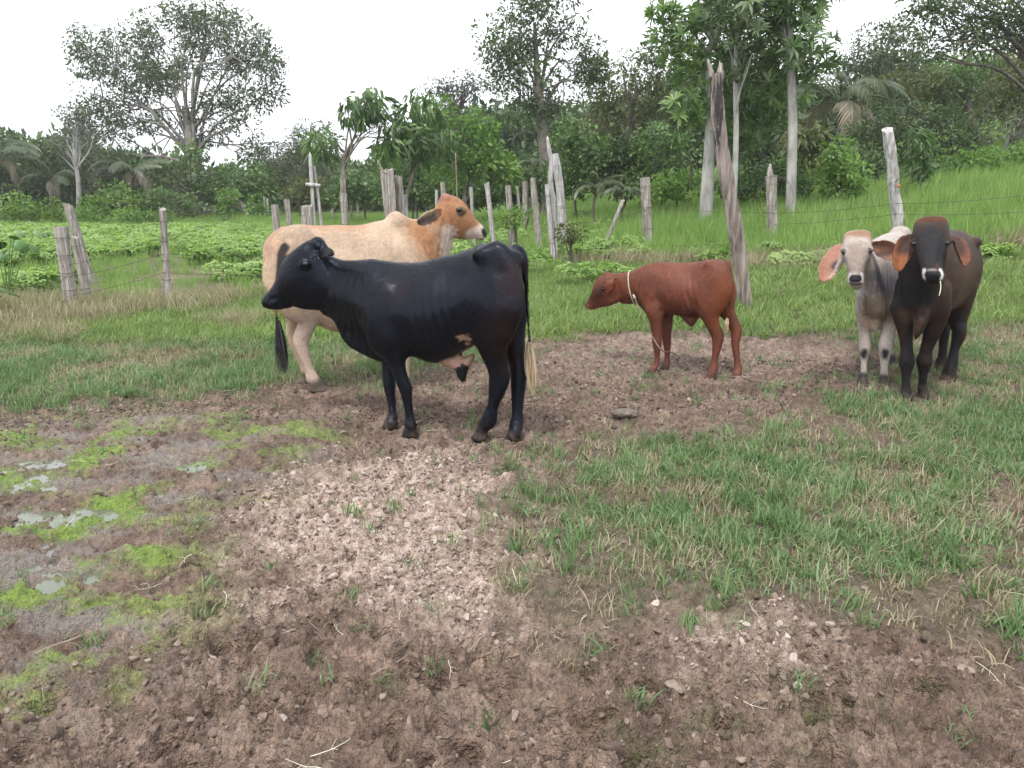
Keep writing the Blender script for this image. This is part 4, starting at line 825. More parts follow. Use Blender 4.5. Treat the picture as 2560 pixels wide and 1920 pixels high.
vo = t.n('ShaderNodeTexVoronoi', {'Vector': t.mix(.12, P_, t.n('ShaderNodeTexNoise', {'Vector': P_, 'Scale': 14, 'Detail': 3}).outputs['Color']), 'Scale': 34.0}); vo.feature = 'F1'
vo2 = t.n('ShaderNodeTexVoronoi', {'Vector': t.mix(.08, P_, t.n('ShaderNodeTexNoise', {'Vector': P_, 'Scale': 30, 'Detail': 3}).outputs['Color']), 'Scale': 85.0})
crumb = t.math('SUBTRACT', 1.0, vo.outputs['Distance']); crumb2 = t.math('SUBTRACT', 1.0, vo2.outputs['Distance'])
t.bump(t.math('ADD', t.math('ADD', t.math('MULTIPLY', n2, 1.3), t.math('MULTIPLY', n3, .5)), t.math('ADD', t.math('MULTIPLY', crumb, .55), t.math('MULTIPLY', crumb2, .3))), .85, .042); M_GROUND = t.m
tag(link('ground', me, M_GROUND), kind='structure')

# puddle water lying in the trodden hollows, with bright algae scum
wx = np.linspace(-5.2, -.9, 90); wy = np.linspace(2.0, 5.6, 90); WX, WY = np.meshgrid(wx, wy); sdw = poly_sd(WX.ravel(), WY.ravel(), WET)-.38
vv = np.stack([WX.ravel(), WY.ravel(), np.full(WX.size, -.0225)], 1); ii, jj = np.meshgrid(np.arange(89), np.arange(89), indexing='ij')
q = np.stack([ii*90+jj, ii*90+jj+1, (ii+1)*90+jj+1, (ii+1)*90+jj], -1).reshape(-1, 4); q = q[(sdw[q] > 0).all(1)]
us = np.unique(q); mp_ = np.full(len(vv), -1); mp_[us] = np.arange(len(us))
me = mesh_np('puddle', vv[us], [mp_[q]])
t = NT('puddle'); P_ = t.pos(); mp2 = t.map(P_, (.8, 1.7, 1)); a1 = t.noise(1.5, 6, .62, mp2, .4); a2 = t.noise(6, 5, .65, mp2)
alg = t.ramp(t.math('ADD', a1, t.math('MULTIPLY', t.math('SUBTRACT', a2, .5), .25)), [(.575, 0.0), (.64, 1.0)])
film = t.ramp(t.math('ADD', a1, t.math('MULTIPLY', t.math('SUBTRACT', a2, .5), .3)), [(.40, 0.0), (.52, 1.0)])
wc = t.mix(film, (.10, .09, .082), (.10, .115, .07)); ac = t.ramp(a2, [(.35, (.075, .13, .03)), (.55, (.14, .22, .04)), (.72, (.22, .29, .08))])
t.P(Base_Color=t.mix(alg, wc, ac), Roughness=t.ramp(alg, [(0, .14), (1, .6)]), Specular_IOR_Level=.5)
t.bump(t.math('ADD', t.math('MULTIPLY', a2, alg), t.math('MULTIPLY', t.noise(24, 3, .5, P_), .3)), .35, .02)
tag(link('puddle_water', me, t.m), kind='structure')

# ------------------------------------------------------------------ clods, stones, straw on the mud
def lump(r, flat=.6):
    bm = bmesh.new(); P = r.normal(0, 1, (16, 3)); P /= np.linalg.norm(P, axis=1)[:, None]; P *= r.uniform(.28, .6, (16, 1))*np.array([1, .8, flat])
    for p in P: bm.verts.new(p)
    hl = bmesh.ops.convex_hull(bm, input=bm.verts); bmesh.ops.delete(bm, geom=list(set(hl['geom_interior']+hl['geom_unused'])), context='VERTS')
    bmesh.ops.bevel(bm, geom=bm.edges[:], offset=.04, segments=1, affect='EDGES')
    m_ = bpy.data.meshes.new('clod'); bm.to_mesh(m_); bm.free(); return m_
t = NT('clod'); r_ = t.n('ShaderNodeObjectInfo').outputs['Random']
cc_ = t.ramp(r_, [(.1, (.115, .079, .06)), (.55, (.20, .143, .11)), (.9, (.29, .22, .175)), (.99, (.42, .34, .29))])
nn_ = t.noise(9, 4, .6, t.obj()); t.P(Base_Color=t.mix(.6, cc_, t.mix(1, cc_, t.ramp(nn_, [(.3, (.5, .5, .5)), (.7, (1.4, 1.4, 1.4))]), 'MULTIPLY')), Roughness=.9); t.bump(t.noise(14, 4, .6, t.obj()), .6, .06); M_CLOD = t.m
clods = [lump(rt) for _ in range(8)]
for m_ in clods: m_.materials.append(M_CLOD)
CLODS = source(clods, 'clod')
t = NT('pale_clod'); r_ = t.n('ShaderNodeObjectInfo').outputs['Random']; cc_ = t.ramp(r_, [(.1, (.26, .185, .145)), (.5, (.42, .325, .27)), (.95, (.60, .50, .435))]); t.P(Base_Color=t.mix(.6, cc_, t.mix(1, cc_, t.ramp(t.noise(9, 4, .6, t.obj()), [(.3, (.5, .5, .5)), (.7, (1.3, 1.3, 1.3))]), 'MULTIPLY')), Roughness=.95); t.bump(t.noise(14, 4, .6, t.obj()), .6, .06)
pcl = [lump(rt, .5) for _ in range(8)]
for m_ in pcl: m_.materials.append(t.m)
PCLODS = source(pcl, 'pale_clod')
def sample(n, y0, y1, wide=.74, extra=.4):
    # points spread evenly over the wedge of pasture in front of the viewer
    yy = np.sqrt(rt.uniform(0, 1, n)*(y1**2-y0**2)+y0**2); return rt.uniform(-1, 1, n)*(wide*yy+extra), yy
def surf(x, y):
    m, p, w, s = masks(x, y); return terrain(x, y)+relief(x, y, m, w), m, p, w, s
# height lookup on the built ground, so that things sit on it
import bisect
def gh(x, y):
    j = np.clip(np.searchsorted(rows, y)-1, 0, len(rows)-2); H2 = hz.reshape(len(rows), NC); out = np.empty(len(x))
    hw = .74*np.maximum(rows[j], 1.2)+.55; uu = np.clip(x/hw, -1, 1)*.94; i = np.clip(((uu+1)/2*(NC-1)).astype(int), 0, NC-2)
    return (H2[j, i]+H2[j+1, i]+H2[j, i+1]+H2[j+1, i+1])/4
x, y = sample(190000, 1.5, 7.2); m, p, w, s = masks(x, y)
keep = (rt.random(len(x)) < np.maximum(m, .35)*(.10+.62*p+.6*sstep(.45, .75, fbm(x, y, 2.1, 3, 41)))*(1-.85*w)) ; x, y, p = x[keep], y[keep], p[keep]
sc = np.clip(rt.lognormal(math.log(.0135), .55, len(x)), .006, .06); z = gh(x, y)
pk = rt.random(len(x)) < sstep(.15, .6, p)*.9
tag(scatter('pale_clods', np.stack([x, y, z+sc*.1], 1)[pk], PCLODS, sc[pk]*1.1, tilt=.6, r=rt), 'pale dry crumbs of earth on the whitish trodden patch', 'clods', kind='stuff')
x, y, z, sc = x[~pk], y[~pk], z[~pk], sc[~pk]
tag(scatter('clods', np.stack([x, y, z+sc*.1], 1), CLODS, sc, tilt=.6, r=rt), 'loose dry clods and crumbs of earth over the trodden mud', 'clods', kind='stuff')
# single stones that one can pick out
t = NT('stone'); nn_ = t.noise(6, 5, .6, t.obj()); t.P(Base_Color=t.ramp(nn_, [(.3, (.15, .105, .08)), (.7, (.36, .28, .23))]), Roughness=.9); t.bump(t.noise(20, 4, .6, t.obj()), .5, .04); M_STONE = t.m
SL = [((383, 1403), .075, 'tan rounded clod on bare mud left of the mossy hollow'), ((910, 1112), .05, 'small white stone half sunk in the pale dry mud'), ((1113, 1768/1.157), .085, 'flat pale grey clod beside the mossy hollow'),
      ((1455, 1480), .13, 'broad flat pinkish clod just below the grass patch'), ((2080, 1455), .10, 'grey lump of mud at the rim of a deep hoof hole'), ((1650, 1500), .05, 'small tan stone between hoof prints'),
      ((560, 1390), .10, 'pinkish block of dry mud in dark trodden soil'), ((170, 1475), .05, 'pale pebble at the edge of the green slime')]
for (pp, sz, lab) in SL:
    q = ground_hit(*P22(*pp)); m_ = lump(rt, .7); m_.materials.append(M_STONE); o = link('stone', m_); o.scale = (sz*.75, sz*.6, sz*.5); o.rotation_euler = (0, 0, rt.uniform(0, 3))
    o.location = (q[0], q[1], float(gh(np.array([q[0]]), np.array([q[1]]))[0])+sz*.12); tag(o, lab, 'stone', 'stones and hard clods on the mud')
# dried dung pat
bm = bmesh.new(); bmesh.ops.create_uvsphere(bm, u_segments=22, v_segments=12, radius=1)
for v in bm.verts:
    p_ = np.array(v.co)[None]; n_ = float(vn3(p_+7, 2.5, 3)[0]+.5*vn3(p_, 6, 5)[0]-.75); v.co *= 1+.5*n_; v.co.z *= .28
m_ = bpy.data.meshes.new('dung_pat'); bm.to_mesh(m_); bm.free(); t = NT('dung'); t.P(Base_Color=t.ramp(t.noise(4, 5, .6, t.obj()), [(.3, (.15, .12, .09)), (.7, (.34, .29, .23))]), Roughness=.95); t.bump(t.noise(9, 5, .7, t.obj()), .8, .1)
q = ground_hit(*P22(1350, 892)); o = link('dung_pat', m_, t.m); o.scale = (.10, .075, .10); o.location = (q[0], q[1], float(gh(np.array([q[0]]), np.array([q[1]]))[0])+.01); tag(o, 'pale dried dung pat on the mud in front of the brown calf', 'dung')
# dead stalks
def twig_mesh(r, L_=.3, br=2, rad=.003):
    mb = MB(); P = [np.zeros(3)]; dd = np.array([1., 0, .05])
    for i in range(6): dd = unit(dd+r.normal(0, .25, 3)*np.array([.5, 1, .35])); P.append(P[-1]+dd*L_/6)
    P = np.array(P); P[:, 2] = np.abs(P[:, 2])*.6+.006; mb.tube(catmull(P, 3), np.linspace(rad, rad*.4, 19), 5)
    for q in range(br):
        i = r.integers(2, 5); a = P[i]; e = a+unit(np.array([.6, r.choice([-1, 1])*.8, .3]))*L_*.3; mb.tube(catmull([a, (a+e)/2+r.normal(0, .01, 3), e], 3), np.linspace(rad*.7, rad*.3, 7), 4)
    return mb.mesh('stalk')
stalks = [twig_mesh(rt, .22+.1*rt.random(), 2) for _ in range(6)]
for m_ in stalks: m_.materials.append(M_STRAW)
STALKS = source(stalks, 'stalk')
x, y = sample(900, 1.6, 8.5); m, p, w, s = masks(x, y); kp = rt.random(len(x)) < .45*m*(1-.5*w)+.3*(1-m); x, y = x[kp], y[kp]
tag(scatter('dry_stalks', np.stack([x, y, gh(x, y)+.004], 1), STALKS, rt.uniform(.15, .5, len(x)), tilt=.12, r=rt), 'dry pale grass stalks strewn over mud and turf', 'stalks', kind='stuff')
t = NT('dead_twig'); t.P(Base_Color=(.26, .21, .16), Roughness=.8); M_TWIG = t.m
for (pp, az, L_, lab) in [((715, 1400), 1.9, .28, 'thin forked dead twig upright-curved on dark mud'), ((800, 1450), .9, .2, 'small pale forked twig by a hoof hole'), ((1010, 1400), .9, .35, 'long bare twig across broken mud clods'), ((80, 1430), 1.0, .3, 'bent dead twig beside the green puddle slime'), ((1850, 1215), .1, .5, 'long dry stem lying over the grass patch')]:
    q = ground_hit(*P22(*pp)); o = link('dead_twig', twig_mesh(rt, L_*.8, 2, .0026), M_TWIG); o.location = (q[0], q[1], float(gh(np.array([q[0]]), np.array([q[1]]))[0])+.008); o.rotation_euler = (0, -.05, az); tag(o, lab, 'twig', 'twigs on the ground')

# ------------------------------------------------------------------ grass
M_GRASS = leaf_mat('grass', (.06, .11, .040), (.12, .205, .078), (.24, .30, .165), .5, .3, .35, 1.3)
M_PAST = leaf_mat('grass_pasture', (.09, .145, .042), (.165, .245, .072), (.27, .33, .13), .5, .3, .3, .9)
M_DRY = leaf_mat('grass_dry', (.13, .11, .065), (.26, .225, .14), (.40, .36, .26), .7, .2, .2, 1.3)
M_FIELD = leaf_mat('grass_field', (.105, .185, .046), (.175, .285, .075), (.28, .375, .13), .5, .4, .3, .35)
rg = np.random.default_rng(23)
def tufts(n, mat, *a, **kw):
    L_ = [blade_tuft(rg, *a, **kw) for _ in range(n)]
    for m_ in L_: m_.materials.append(mat)
    return L_
SHORT = source(tufts(6, M_GRASS, 15, .10, .0066, .028, 1.75), 'short_tuft')
DRYT = source(tufts(5, M_DRY, 13, .10, .0055, .035, 1.9), 'dry_tuft')
PASTT = source(tufts(5, M_PAST, 20, .15, .008, .05, 1.5), 'past_tuft')
LONGT = source(tufts(5, M_GRASS, 20, .17, .0075, .045, 1.3), 'long_tuft')
TALL = source(tufts(5, M_FIELD, 34, .46, .011, .12, .5), 'tall_tuft')
TALLDRY = source(tufts(4, M_DRY, 26, .30, .007, .09, 1.2), 'tall_dry_tuft')
def lay(name, x, y, col, s0, s1, label, cat, sink=.006, tilt=.2):
    ok = np.ones(len(x), bool)                 # trodden flat where the animals stand
    for hv in HOOVES: ok &= np.hypot(x-hv[0], (y-hv[1]+.04)*.8) > .11
    x, y = x[ok], y[ok]
    z = np.where(y < 13.5, gh(x, np.minimum(y, 60)), terrain(x, y))
    o = scatter(name, np.stack([x, y, z-sink], 1), col, rg.uniform(s0, s1, len(x)), tilt=tilt, r=rg); tag(o, label, cat, kind='stuff'); return o
def fenceline(x):   # how far out the worn pasture ends and the ungrazed field begins
    return np.interp(x, [-30, -6, -4, 0, 2.5, 4.3, 7, 30], [9.5, 9.8, 10.6, 17, 14.3, 12.6, 11.8, 11])
x, y = sample(52000, 2.0, 8.2); m, p, w, s = masks(x, y); d_ = fbm(x, y, 1.1, 3, 51)
sd = masks.sd; ed = 1-sstep(-1.0, .12, sd); patch = sstep(.38, .60, .65*fbm(x, y, 1.9, 3, 71)+.35*fbm(x, y, 6, 2, 73))
g1 = rg.random(len(x)) < (1-m)*np.clip(.1+1.2*d_, .15, 1)*(.12+.88*ed)*(.06+.94*patch)
lay('pasture_grass', x[g1], y[g1], SHORT, .35, 1.1, 'short grazed green grass of the near pasture', 'grass')
g2 = rg.random(len(x)) < (1-m)*(.12+.13*(1-patch))*(.3+.7*ed)+.05*m*(1-m); lay('dry_grass', x[g2], y[g2], DRYT, .5, 1.1, 'withered straw coloured grass mixed into the pasture', 'dry grass')
spr = (rg.random(len(x)) < .010*m*(1-.7*w)+.10*sstep(.55, .7, fbm(x, y, 1.7, 2, 53))*m*(1-w)*(y < 6.5)*(x > -.1)*(y > 3.9)); lay('grass_sprigs', x[spr], y[spr], SHORT, .5, 1.1, 'stray green grass sprigs growing out of bare mud', 'grass')
x, y = sample(5200, 2.4, 8.5); m, p, w, s = masks(x, y); kp = (m < .25) & (fbm(x, y, .9, 3, 57) > .5); lay('grass_tufts', x[kp], y[kp], LONGT, .35, .85, 'longer lush green grass tufts in the pasture', 'grass')
x, y = sample(34000, 8.0, 17); fl = fenceline(x); m, p, w, s = masks(x, y); kp = (y < fl+.8) & (m < .5); lay('far_pasture_grass', x[kp], y[kp], PASTT, .4, 1.15, 'grass of the pasture running up to the fence', 'grass')
kp = (np.abs(y-fl) < .5+.7*fbm(x, y, .8, 2, 59)) & (fbm(x, y, .9, 3, 61) > .52) & (rg.random(len(x)) < .6) & (m < .5); lay('fence_dry_grass', x[kp], y[kp], TALLDRY, .5, 1.1, 'tangled dry straw grass along the fence line', 'dry grass')
kp = (x < -3) & (y < 11.5) & (y > 7.2) & (fbm(x, y, .7, 3, 63)+.03*(-x-4) > .60) & (rg.random(len(x)) < .6); lay('dry_bank_grass', x[kp], y[kp], TALLDRY, .4, .8, 'bleached dry grass bank beside the weathered left posts', 'dry grass')
x, y = sample(38000, 11, 42, 1.0); fl = fenceline(x); kp = (y > fl) & ((x > .0*y+.3) | ((y > 24) & (x > -.35*y))) & (rg.random(len(x)) < np.where(y < 26, 1, .7)); lay('field_grass', x[kp], y[kp], TALL, .55, 1.15, 'tall bright green grass of the field beyond the fence', 'grass')
kp2 = kp & (rg.random(len(x)) < .05); lay('field_dry_grass', x[kp2], y[kp2], TALLDRY, .8, 1.4, 'dry stems mixed into the tall field grass', 'dry grass')
x, y = sample(24000, 9.5, 48, 1.1); fl = fenceline(x); kp = (y > fl-.4) & (x < .3); lay('meadow_grass', x[kp], y[kp], TALL, .35, .75, 'fresh green meadow grass behind the left fence', 'grass')
# broadleaf weeds in the left field
M_WEED = leaf_mat('weed_leaf', (.12, .20, .055), (.22, .33, .10), (.33, .44, .17), .5, .4, .35, .8)
def weed(r, n=34, h=.27, sp=.24, l=.075, w=.055):
    mb = MB(); lv = []
    for i in range(n):
        a = r.uniform(0, 6.28); rr = sp*math.sqrt(r.random()); p = np.array([rr*math.cos(a), rr*math.sin(a), h*r.uniform(.55, 1.05)*(1-.3*(rr/sp)**2)])
        for q in range(3):
            t_ = a+(q-1)*1.3+r.normal(0, .3); o = unit([math.cos(t_), math.sin(t_), r.uniform(-.25, .3)]); s_ = unit(np.cross(o, [0, 0, 1])); ll = l*r.uniform(.7, 1.2); ww = w*.5
            V = [p, p+o*ll*.35+s_*ww, p+o*ll*.75+s_*ww*.7, p+o*ll+np.array([0, 0, -.02]), p+o*ll*.75-s_*ww*.7, p+o*ll*.35-s_*ww]
            mb.add(V, [[0, 1, 2, 3], [0, 3, 4, 5]]); lv += [r.random()]*6
    m_ = mb.mesh('weed'); set_leafv(m_, lv); m_.materials.append(M_WEED); return m_
WEEDS = source([weed(rg) for _ in range(5)], 'weed')
x, y = sample(18000, 9.5, 30, 1.1); fl = fenceline(x); kp = (y > fl+.9) & (x < -.0*y-.15*(y-10)) & (fbm(x, y, .35, 3, 67) > .40) & (poly_sd(x, y, BARE) < -.5); kp &= ~((x > -7.5) & (y < 13.2))
lay('weed_cover', x[kp], y[kp], WEEDS, .7, 1.35, 'pale green broadleaf weeds carpeting the left field', 'weeds')
x, y = sample(9000, 8, 17); fl = fenceline(x); kp = (np.abs(y-fl) < .8) & (fbm(x, y, .8, 3, 75) > .5) & (rg.random(len(x)) < .8) & (x > -1.5); lay('fence_scrub', x[kp], y[kp], WEEDS, .35, .95, 'straggling weeds growing along the fence line', 'weeds')
x, y = sample(900, 12, 26, .5); kp = (x > -2) & (x < 2.5) & (fbm(x, y, .6, 2, 69) > .52); lay('fence_weeds', x[kp], y[kp], WEEDS, .8, 1.5, 'broadleaf weeds growing between the middle fence posts', 'weeds')
# ------------------------------------------------------------------ fence posts, poles and barbed wire
def wood_mat(name, c1, c2, c3, streak=26):
    t = NT(name); o = t.obj(); v = t.map(o, (1, 1, .06)); n1 = t.noise(streak, 5, .65, v); n2 = t.noise(5, 4, .6, o); n3 = t.noise(70, 4, .6, t.map(o, (1, 1, .12)))
    c = t.ramp(n1, [(.3, c1), (.5, c2), (.7, c3)]); c = t.mix(t.ramp(n2, [(.45, 0.0), (.7, .55)]), c, t.mix(1, c, (.62, .55, .5), 'MULTIPLY'))
    t.P(Base_Color=t.mix(.5, c, t.mix(1, c, t.ramp(n3, [(.35, (.45, .45, .45)), (.6, (1.25, 1.25, 1.25))]), 'MULTIPLY')), Roughness=.9, Specular_IOR_Level=.2)
    t.bump(t.math('ADD', n1, t.math('MULTIPLY', n3, .6)), .8, .02); return t.m
M_WOOD = wood_mat('weathered_wood', (.11, .096, .085), (.28, .255, .23), (.46, .43, .40)); M_WOODP = wood_mat('bleached_wood', (.17, .16, .155), (.38, .365, .36), (.58, .56, .55), 18)
t = NT('charred_wood'); o_ = t.obj(); n1 = t.noise(20, 5, .65, t.map(o_, (1, 1, .07))); nb = t.noise(9, 5, .7, t.map(o_, (1, 1, .22)))
zz = t.n('ShaderNodeSeparateXYZ', {0: o_}).outputs[2]
wood = t.ramp(n1, [(.32, (.05, .04, .033)), (.47, (.19, .155, .132)), (.68, (.37, .32, .285))])
ch = t.ramp(t.math('ADD', t.math('MULTIPLY', t.math('SUBTRACT', zz, 1.95), .22), nb), [(.53, 0.0), (.60, .93)])     # fire scar runs down from the top
t.P(Base_Color=t.mix(ch, wood, (.016, .014, .014)), Roughness=.9); t.bump(n1, 1.0, .04); M_CHAR = t.m
t = NT('rusty_wire'); t.P(Base_Color=(.10, .075, .062), Roughness=.6, Metallic=.5); M_WIRE = t.m
rp = np.random.default_rng(31)
def post_mesh(P, R, r, m=14, rough=.14, top='flat', square=.0, name='post'):
    """irregular split post along path P with radii R; base at P[0]"""
    P = catmull(P, 5); n = len(P); R = np.interp(np.linspace(0, 1, n), np.linspace(0, 1, len(R)), R); mb = MB(); V = []
    a = np.arange(m)*2*np.pi/m; g0 = r.normal(0, rough, m); g0 = (g0+np.roll(g0, 1)*.5); sq = 1/np.maximum(np.abs(np.cos(a)), np.abs(np.sin(a)))
    ph = r.uniform(0, 6)
    for i in range(n):
        t_ = unit(P[min(i+1, n-1)]-P[max(i-1, 0)]); u_ = unit(np.cross(t_, [.13, 1, .02])); w_ = np.cross(t_, u_)
        rr = R[i]*(1+g0+r.normal(0, rough*.25, m)+.06*np.sin(i*.9+ph))*((1-square)+square*sq*.92); V.append(P[i]+rr[:, None]*(np.cos(a)[:, None]*u_+np.sin(a)[:, None]*w_))
    V = np.array(V)
    if top == 'ragged': V[-1] += np.outer(r.uniform(-.02, .05, m), unit(P[-1]-P[-2]))
    if top == 'slant': V[-1] += np.outer(np.cos(a+ph)*R[-1]*.5, unit(P[-1]-P[-2]))
    i, j = np.meshgrid(np.arange(n-1), np.arange(m), indexing='ij'); Q = np.stack([i*m+j, i*m+(j+1) % m, (i+1)*m+(j+1) % m, (i+1)*m+j], -1).reshape(-1, 4)
    Vf = np.concatenate([V.reshape(-1, 3), [P[0]], [V[-1].mean(0)+(unit(P[-1]-P[-2])*R[-1]*2.2 if top == 'point' else 0)]]); e = n*m
    T = [[e, (q+1) % m, q] for q in range(m)]+[[e+1, (n-1)*m+q, (n-1)*m+(q+1) % m] for q in range(m)]
    mb.add(Vf, Q, T); return mb.mesh(name)
POSTS = {}
def post(key, top, bot, wpx, label, mat=None, Y=None, topst='flat', square=.5, cat='fence post', group='old wooden fence posts', name='fence_post', mids=(), wires=0, taper=1.0, rough=.12):
    mat = mat or M_WOOD
    B = ground_hit(*P22(*bot)) if Y is None else atY(*P22(*bot), Y)
    if Y is not None: B[2] = float(terrain(B[0], B[1]))
    Tp = atY(*P22(*top), B[1]); pts = [B]+[atY(*P22(*q), B[1]) for q in mids]+[Tp]; r0 = wpx*K/FPX*B[1]*.5
    pts = [p-B for p in pts]; pts[0] = pts[0]-unit(pts[1]-pts[0])*.05; root = empty(name, B)
    me = post_mesh(pts, [r0*1.05, r0, r0*taper], rp, top=topst, square=square, rough=rough); o = bpy.data.objects.new('wood', me); COL.objects.link(o); me.materials.append(mat); o.parent = root
    me.polygons.foreach_set('use_smooth', np.zeros(len(me.polygons), bool)); tag(root, label, cat, group)
    L_ = np.linalg.norm(Tp-B); ax = unit(Tp-B)
    for q in np.linspace(.3, .88, wires) if wires else []:       # wire turned round the post and twisted off
        mb = MB(); cpt = pts[0]+(pts[-1]-pts[0])*q; u_ = unit(np.cross(ax, [0, 1, 0])); v_ = np.cross(ax, u_); aa = np.linspace(0, 6.4, 17)
        rr_ = r0*1.2
        mb.tube([cpt+rr_*(math.cos(s)*u_+math.sin(s)*v_)*(1.1 if square else 1)+ax*.006*s/6 for s in aa], .0035, 5); w_ = link('wire_wrap', mb.mesh('wire_wrap'), M_WIRE); w_.parent = root
    POSTS[key] = (B, Tp, r0); return root
post('L1', (131, 490), (156, 675), 25, 'thick split grey post with flat top beside a leaning brace', wires=4, rough=.1)
post('L2', (160, 512), (190, 645), 15, 'grey slanting brace propped behind the thick split post', topst='slant', Y=POSTS['L1'][0][1]+.5, wires=2)
post('L3', (147, 442), (192, 575), 16, 'tall tilted grey post in the weeds behind the split post', Y=POSTS['L1'][0][1]+3.2, topst='slant')
post('L4', (352, 452), (363, 660), 13, 'slim weathered post standing alone in the left pasture', wires=4, mids=[(361, 590), (356, 520)], topst='slant')
post('M1', (593, 442), (602, 525), 13, 'square grey post just behind the rump of the cream cow', Y=13.5); post('M2', (619, 430), (633, 510), 13, 'leaning grey post with wire turns behind the rump of the cream cow', Y=13.8, wires=3)
post('M3', (667, 446), (668, 505), 24, 'short ragged stump behind the back of the cream cow', Y=14.5, topst='ragged', rough=.22, group='short stumps')
r_ = post('M4', (670, 338), (678, 478), 9, 'tall pointed bleached stake with a small crosspiece', M_WOODP, Y=15.5, topst='point', square=0, group='bleached stakes')
mb = MB(); B0 = POSTS['M4'][0]; a = atY(*P22(660, 398), 15.45); e = atY(*P22(692, 401), 15.45); mm = post_mesh([a-B0, (a+e)/2-B0, e-B0], [.03, .04, .03], rp, m=8, name='crosspiece'); o = link('crosspiece', mm, M_WOODP, smooth=False); o.parent = r_
post('M5', (679, 358), (698, 482), 6, 'thin crooked bleached stick leaning beside the crosspiece stake', M_WOODP, Y=15.6, mids=[(688, 430)], square=0, taper=.7, group='bleached stakes')
post('M6', (741, 417), (749, 500), 14, 'square grey post below the broadleaf tree', Y=16.5, wires=3)
post('M7', (836, 369), (850, 485), 27, 'massive grey post with a split top behind the hump of the cream cow', Y=15.5, topst='ragged', rough=.1); post('M8', (861, 381), (872, 480), 15, 'square grey post against the massive split post', Y=15.7, topst='slant', wires=2)
for i, (tx, ty, bx, by, w_, Y, lab) in enumerate([(877, 420, 880, 462, 8, 26, 'short pale post right beside the massive split post'), (897, 421, 902, 453, 6, 31, 'small distant pale post among weeds'), (915, 423, 927, 450, 5, 32, 'small distant post tilted sharply among weeds'),
    (757, 423, 759, 450, 5, 34, 'thin distant stake below the drooping broadleaf tree'), (772, 428, 773, 448, 5, 36, 'far thin grey stake in the weeds'), (716, 425, 718, 447, 5, 36, 'distant stake in weeds behind the crosspiece stake'), (577, 428, 578, 446, 4, 38, 'far white stake at the edge of the wood'), (570, 424, 571, 445, 3, 38, 'slender far stake at the edge of the wood')]):
    post('F%d' % i, (tx, ty), (bx, by), w_, lab, M_WOODP if i in (0, 6, 7) else None, Y=Y, group='far fence posts')
post('N1', (957, 393), (962, 470), 10, 'square grey post just above the poll of the cream cow', Y=19, wires=2); post('N0', (943, 410), (946, 465), 7, 'narrow pale post behind the neck of the cream cow', M_WOODP, Y=22)
post('N2', (1017, 404), (1024, 470), 8, 'slim pale post in front of the snout of the cream cow', M_WOODP, Y=21); post('N3', (1052, 395), (1068, 470), 9, 'pale leaning post with dark bark streak', M_WOODP, Y=19.5, topst='slant')
post('N4', (1097, 400), (1106, 488), 11, 'plain grey post beside a clump of leafy weeds', Y=18.5, wires=2); post('N5', (1133, 391), (1136, 450), 11, 'grey post behind the leafy weed clump', Y=24, wires=3); post('N6', (1117, 402), (1126, 448), 6, 'dark thin post leaning behind the weed clump', Y=26)
post('N7', (1151, 384), (1167, 492), 13, 'broad pale post with wire turns and flared foot', Y=17, wires=4, taper=.75)
post('N8', (1183, 300), (1201, 522), 10, 'gnarled crooked bleached pole leaning on a lower post', M_WOODP, Y=15.2, mids=[(1196, 450), (1189, 390), (1190, 350)], square=0, taper=.6, rough=.22, topst='point', name='crooked_pole', cat='pole', group='crooked poles')
post('N9', (1181, 402), (1196, 520), 9, 'split pale post tied to the crooked bleached pole', M_WOODP, Y=15.1, square=.2, rough=.2, topst='ragged', wires=2)
post('N10', (1197, 332), (1219, 480), 16, 'tall pale flat post behind the crooked bleached pole', M_WOODP, Y=16.8, mids=[(1210, 415)], wires=4)
post('R0', (1346, 433), (1298, 552), 7, 'thin stick leaning to the right in the dry grass', square=0, topst='slant', name='leaning_stick', cat='stick', group='leaning sticks')
post('R1', (1394, 383), (1401, 535), 20, 'stout square grey post beyond the brown calf', wires=3)
post('R2', (1664, 380), (1667, 527), 25, 'square grey post with a pointed top and loose wire coils', topst='flat', wires=3); 
Bq = POSTS['R2'][0]; rr = None
o = link('pointed_top', post_mesh([atY(*P22(1664, 381), Bq[1])-Bq, atY(*P22(1663, 368), Bq[1])-Bq, atY(*P22(1664, 354), Bq[1])-Bq], [.062, .04, .02], rp, m=10, name='pointed_top'), M_WOOD, smooth=False); o.parent = [q for q in bpy.data.objects if q.get('label', '').startswith('square grey post with a pointed')][0]
r3 = post('R3', (1918, 281), (1943, 520), 24, 'tall whitish notched post behind the two facing calves', M_WOODP, Y=12.2, mids=[(1940, 470), (1931, 410), (1930, 372), (1925, 330)], topst='slant')
mb = MB(); q = atY(*P22(1941, 402), 12.08)-np.array(r3.location); mb.tube([q+np.array([-.02, 0, 0]), q, q+np.array([.025, 0, .003])], [.02, .024, .016], 8); t = NT('raw_wood'); t.P(Base_Color=(.38, .14, .06), Roughness=.8); o = link('raw_notch', mb.mesh('raw_notch'), t.m); o.parent = r3
